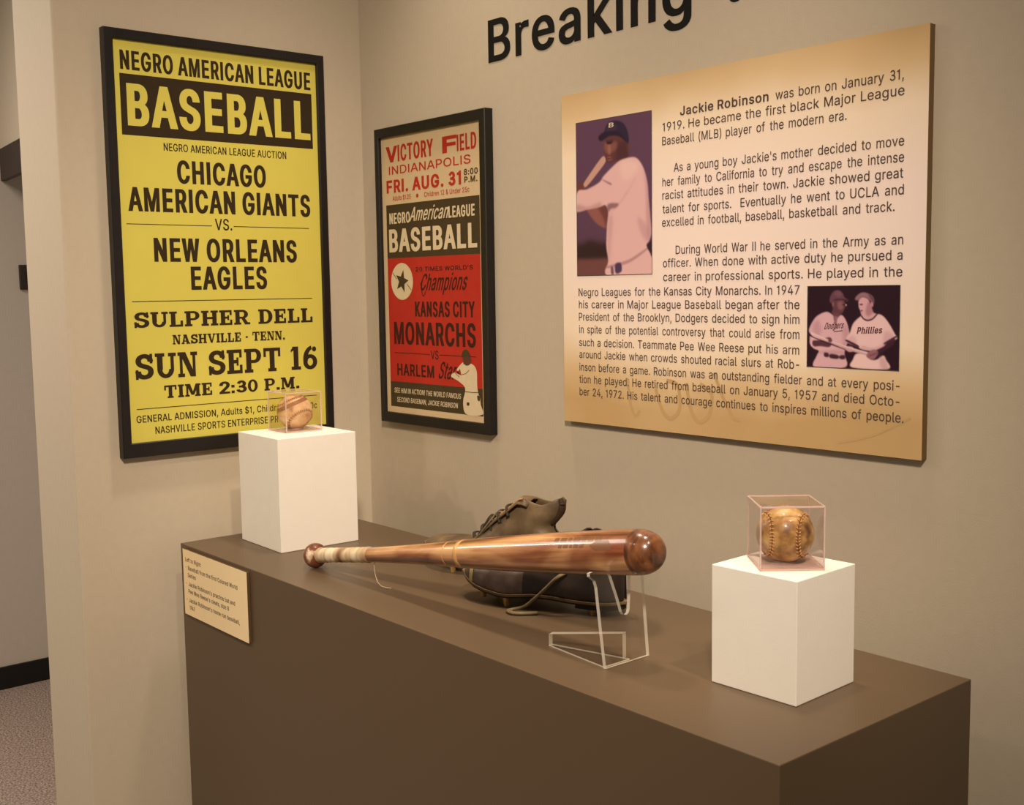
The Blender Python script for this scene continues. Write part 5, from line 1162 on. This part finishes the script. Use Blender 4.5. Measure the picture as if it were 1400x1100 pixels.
ph.put(A['foldd'], (130, 90, 104), 3, 0.8); ph.put([(13, 530), (160, 550), (330, 530), (322, 560), (150, 572), (0, 574)], (190, 140, 146), 5, 0.7, clip=body)
ph.put([(440, 620), (500, 640), (470, 800), (450, 930), (420, 800)], (202, 152, 158), 7, 0.6, clip=body)
ph.put([(820, 640), (985, 730), (950, 800), (860, 740)], (200, 150, 158), 6, 0.6, clip=body)
ph.put([(600, 300), (700, 282), (840, 320), (760, 380), (640, 400)], (244, 204, 200), 8, 0.8, clip=body)
ph.put([(424, 940), (700, 905), (930, 838), (936, 850), (705, 925), (426, 955)], (170, 124, 134), 2, 0.7)
ph.put(A['belt'], (84, 60, 92), 2); ph.put(A['belt2'], (120, 84, 106), 2); ph.put(A['dk'], (60, 36, 48), 2)
ph.build('batting_photograph', pn, 0.7352, 0.9217, 1.5367, 1.8142)
B = ART_B
ph = Photo(150, 118, (44, 20, 34))
ph.put(B['under'], (206, 168, 176), 2); ph.put(B['face'], (104, 62, 74), 2); ph.put(B['lit'], (150, 104, 112), 4, 0.8); ph.put(B['ear'], (140, 94, 102), 2)
ph.put([(395, 215), (425, 225), (424, 240), (398, 238)], (60, 30, 40), 1, 0.7)
ph.put(B['cap'], (108, 68, 84), 2); ph.put([(300, 90), (350, 60), (390, 100), (350, 130)], (136, 94, 108), 4, 0.6); ph.put([(309, 160), (387, 156), (456, 170), (445, 188), (387, 168), (309, 174)], (76, 42, 58), 1)
j = ph.blur(ph.mask(B['jersey']), 2)
ph.put(B['jersey'], (226, 182, 192), 2); ph.put([(60, 480), (130, 420), (160, 560), (90, 640)], (190, 142, 156), 7, 0.6, clip=j); ph.put([(400, 460), (470, 520), (460, 680), (420, 780), (400, 640)], (196, 148, 162), 7, 0.7, clip=j)
ph.put([(150, 800), (430, 780), (436, 830), (140, 830)], (196, 150, 162), 5, 0.7, clip=j)
ph.put(B['neckv'], (120, 76, 88), 2, 0.8); ph.put([(322, 380), (332, 380), (330, 520), (322, 520)], (170, 122, 136), 1, 0.7)
for k in ('belt1', 'belt2', 'belt3'): ph.put(B[k], (70, 38, 54), 2)
ph.put(B['arm'], (92, 52, 66), 2); ph.put([(200, 645), (260, 632), (278, 672), (240, 700)], (126, 80, 92), 3, 0.7)
ph.put(B['pants'], (244, 208, 208), 2); ph.put([(800, 840), (866, 873), (892, 984), (820, 984)], (200, 156, 166), 6, 0.6)
rj = ph.blur(ph.mask(B['rjersey']), 2)
ph.put(B['rface'], (222, 172, 182), 2); ph.put(B['rsh'], (168, 116, 130), 4, 0.7); ph.put(B['hair'], (66, 36, 50), 2); ph.put([(700, 195), (722, 195), (724, 245), (704, 246)], (206, 154, 166), 2)
ph.put(B['rcap'], (156, 114, 130), 2); ph.put([(670, 92), (724, 138), (733, 207), (690, 150)], (100, 62, 80), 3, 0.8)
ph.put(B['reye'], (70, 36, 50), 1); ph.put(B['rmouth'], (120, 70, 86), 1); ph.put([(572, 235), (584, 236), (582, 268), (572, 268)], (240, 196, 202), 2, 0.7)
ph.put(B['rjersey'], (242, 204, 208), 2); ph.put([(440, 660), (520, 600), (560, 700), (540, 740)], (206, 160, 172), 6, 0.5, clip=rj); ph.put([(850, 540), (950, 600), (900, 680), (840, 720)], (208, 162, 172), 7, 0.6, clip=rj)
ph.put([(614, 720), (735, 740), (848, 690), (846, 724), (733, 778), (600, 765)], (204, 158, 170), 5, 0.6, clip=rj)
ph.put(B['collar'], (72, 38, 54), 1)
ph.put(B['st1'], (80, 44, 60), 1); ph.put(B['st2'], (80, 44, 60), 1); ph.put(B['rarm'], (66, 34, 52), 2); ph.put(B['lhand'], (214, 164, 174), 2)
ph.put(B['batd'], (60, 30, 44), 1); ph.put(B['bat'], (240, 202, 206), 1); ph.put([(58, 598), (257, 680), (438, 745), (690, 822), (680, 834), (416, 759), (258, 694)], (188, 140, 150), 2, 0.7)
ph.put(B['rhand'], (156, 106, 118), 2); ph.put([(690, 830), (770, 795), (775, 806), (700, 842)], (108, 64, 78), 2, 0.7); ph.put([(258, 640), (285, 668), (262, 690), (240, 672)], (112, 66, 80), 2)
ph.put([(428, 222), (440, 222), (440, 238), (428, 238)], (230, 190, 196), 1)
ph.build('handshake_photograph', pn, 1.2440, 1.3994, 1.3890, 1.5104)
P = Print()                                       # thin dark keylines round the two photographs
for a, b_, c, d in ((0.7352, 0.9217, 1.5367, 1.8142), (1.2440, 1.3994, 1.3890, 1.5104)):
    k = 0.0011
    P.rect(a - k, b_ + k, c - k, c); P.rect(a - k, b_ + k, d, d + k); P.rect(a - k, a, c, d); P.rect(b_, b_ + k, c, d)
P.build('keyline', M['text_ink'], pn, lambda u, v: PP(u, v, 0.0006))
P = Print()
def on_photo(g):
    """lettering across a jersey: photo coordinates to the sheet"""
    return [(1.2440 + q[0] * 0.1554, 1.5104 - q[1] * 0.1214) for q in g[0]], g[1]
def slope(g, k): u0 = min(q[0] for q in g[0]); return [(q[0], q[1] + k * (q[0] - u0)) for q in g[0]], g[1]
P.add(slope(fit('Dodgers', 1.2440 + .190 * .1554, 1.2440 + .415 * .1554, 1.5104 - .531 * .1214, 0.0098, 'm', 0, 0.4), 0.07))
P.add(slope(fit('Phillies', 1.2440 + .555 * .1554, 1.2440 + .828 * .1554, 1.5104 - .578 * .1214, 0.0098, 'b', 0, 0.2), 0.04))
P.stroke([(1.2440 + .30 * .1554, 1.5104 - .555 * .1214), (1.2440 + .40 * .1554, 1.5104 - .542 * .1214)], 0.0011)
PC = Print(); PC.add(fit('B', 0.7352 + .448 * .1865, 0.7352 + .515 * .1865, 1.8142 - .060 * .2775, 0.0080, 'b', 0, 0.15))
PC.build('cap_letter', M['cream_ink'], pn, lambda u, v: PP(u, v, 0.0008))
P.build('jersey_lettering', M['jersey_ink'], pn, lambda u, v: PP(u, v, 0.0008))

# ------------------------------------------------------------------ black vinyl heading on the back wall, letter by letter
hd = thing('wall_lettering', 'large black heading letters reading Breaking on the back wall above the panel', 'lettering', (0.468, 0, 1.9655))
def heading(word, x0, x1, cap):
    d = 0.036; kx = 0.92; c = cap / (1 + 1.1 * d)
    V, F, _ = word_geo(word, kx, d); lo = min(q[0] for q in V); hi = max(q[0] for q in V); k = (x1 - x0) / (hi - lo)
    x = 0.0
    for ch in word:
        v, f, adv = glyph(ch, kx, d)
        P = Print(); P.add(([((q[0] + x - lo) * k + x0 - 0.468, (q[1] + 0.55 * d) * c) for q in v], f))
        obj('letter', ([(q[0], -0.0006, q[1]) for q in P.V], P.F), M['vinyl'], hd)
        x += adv
heading('Breaking', 0.468, 1.0000, 0.0830)
heading('t', 1.0690, 1.1000, 0.0830)
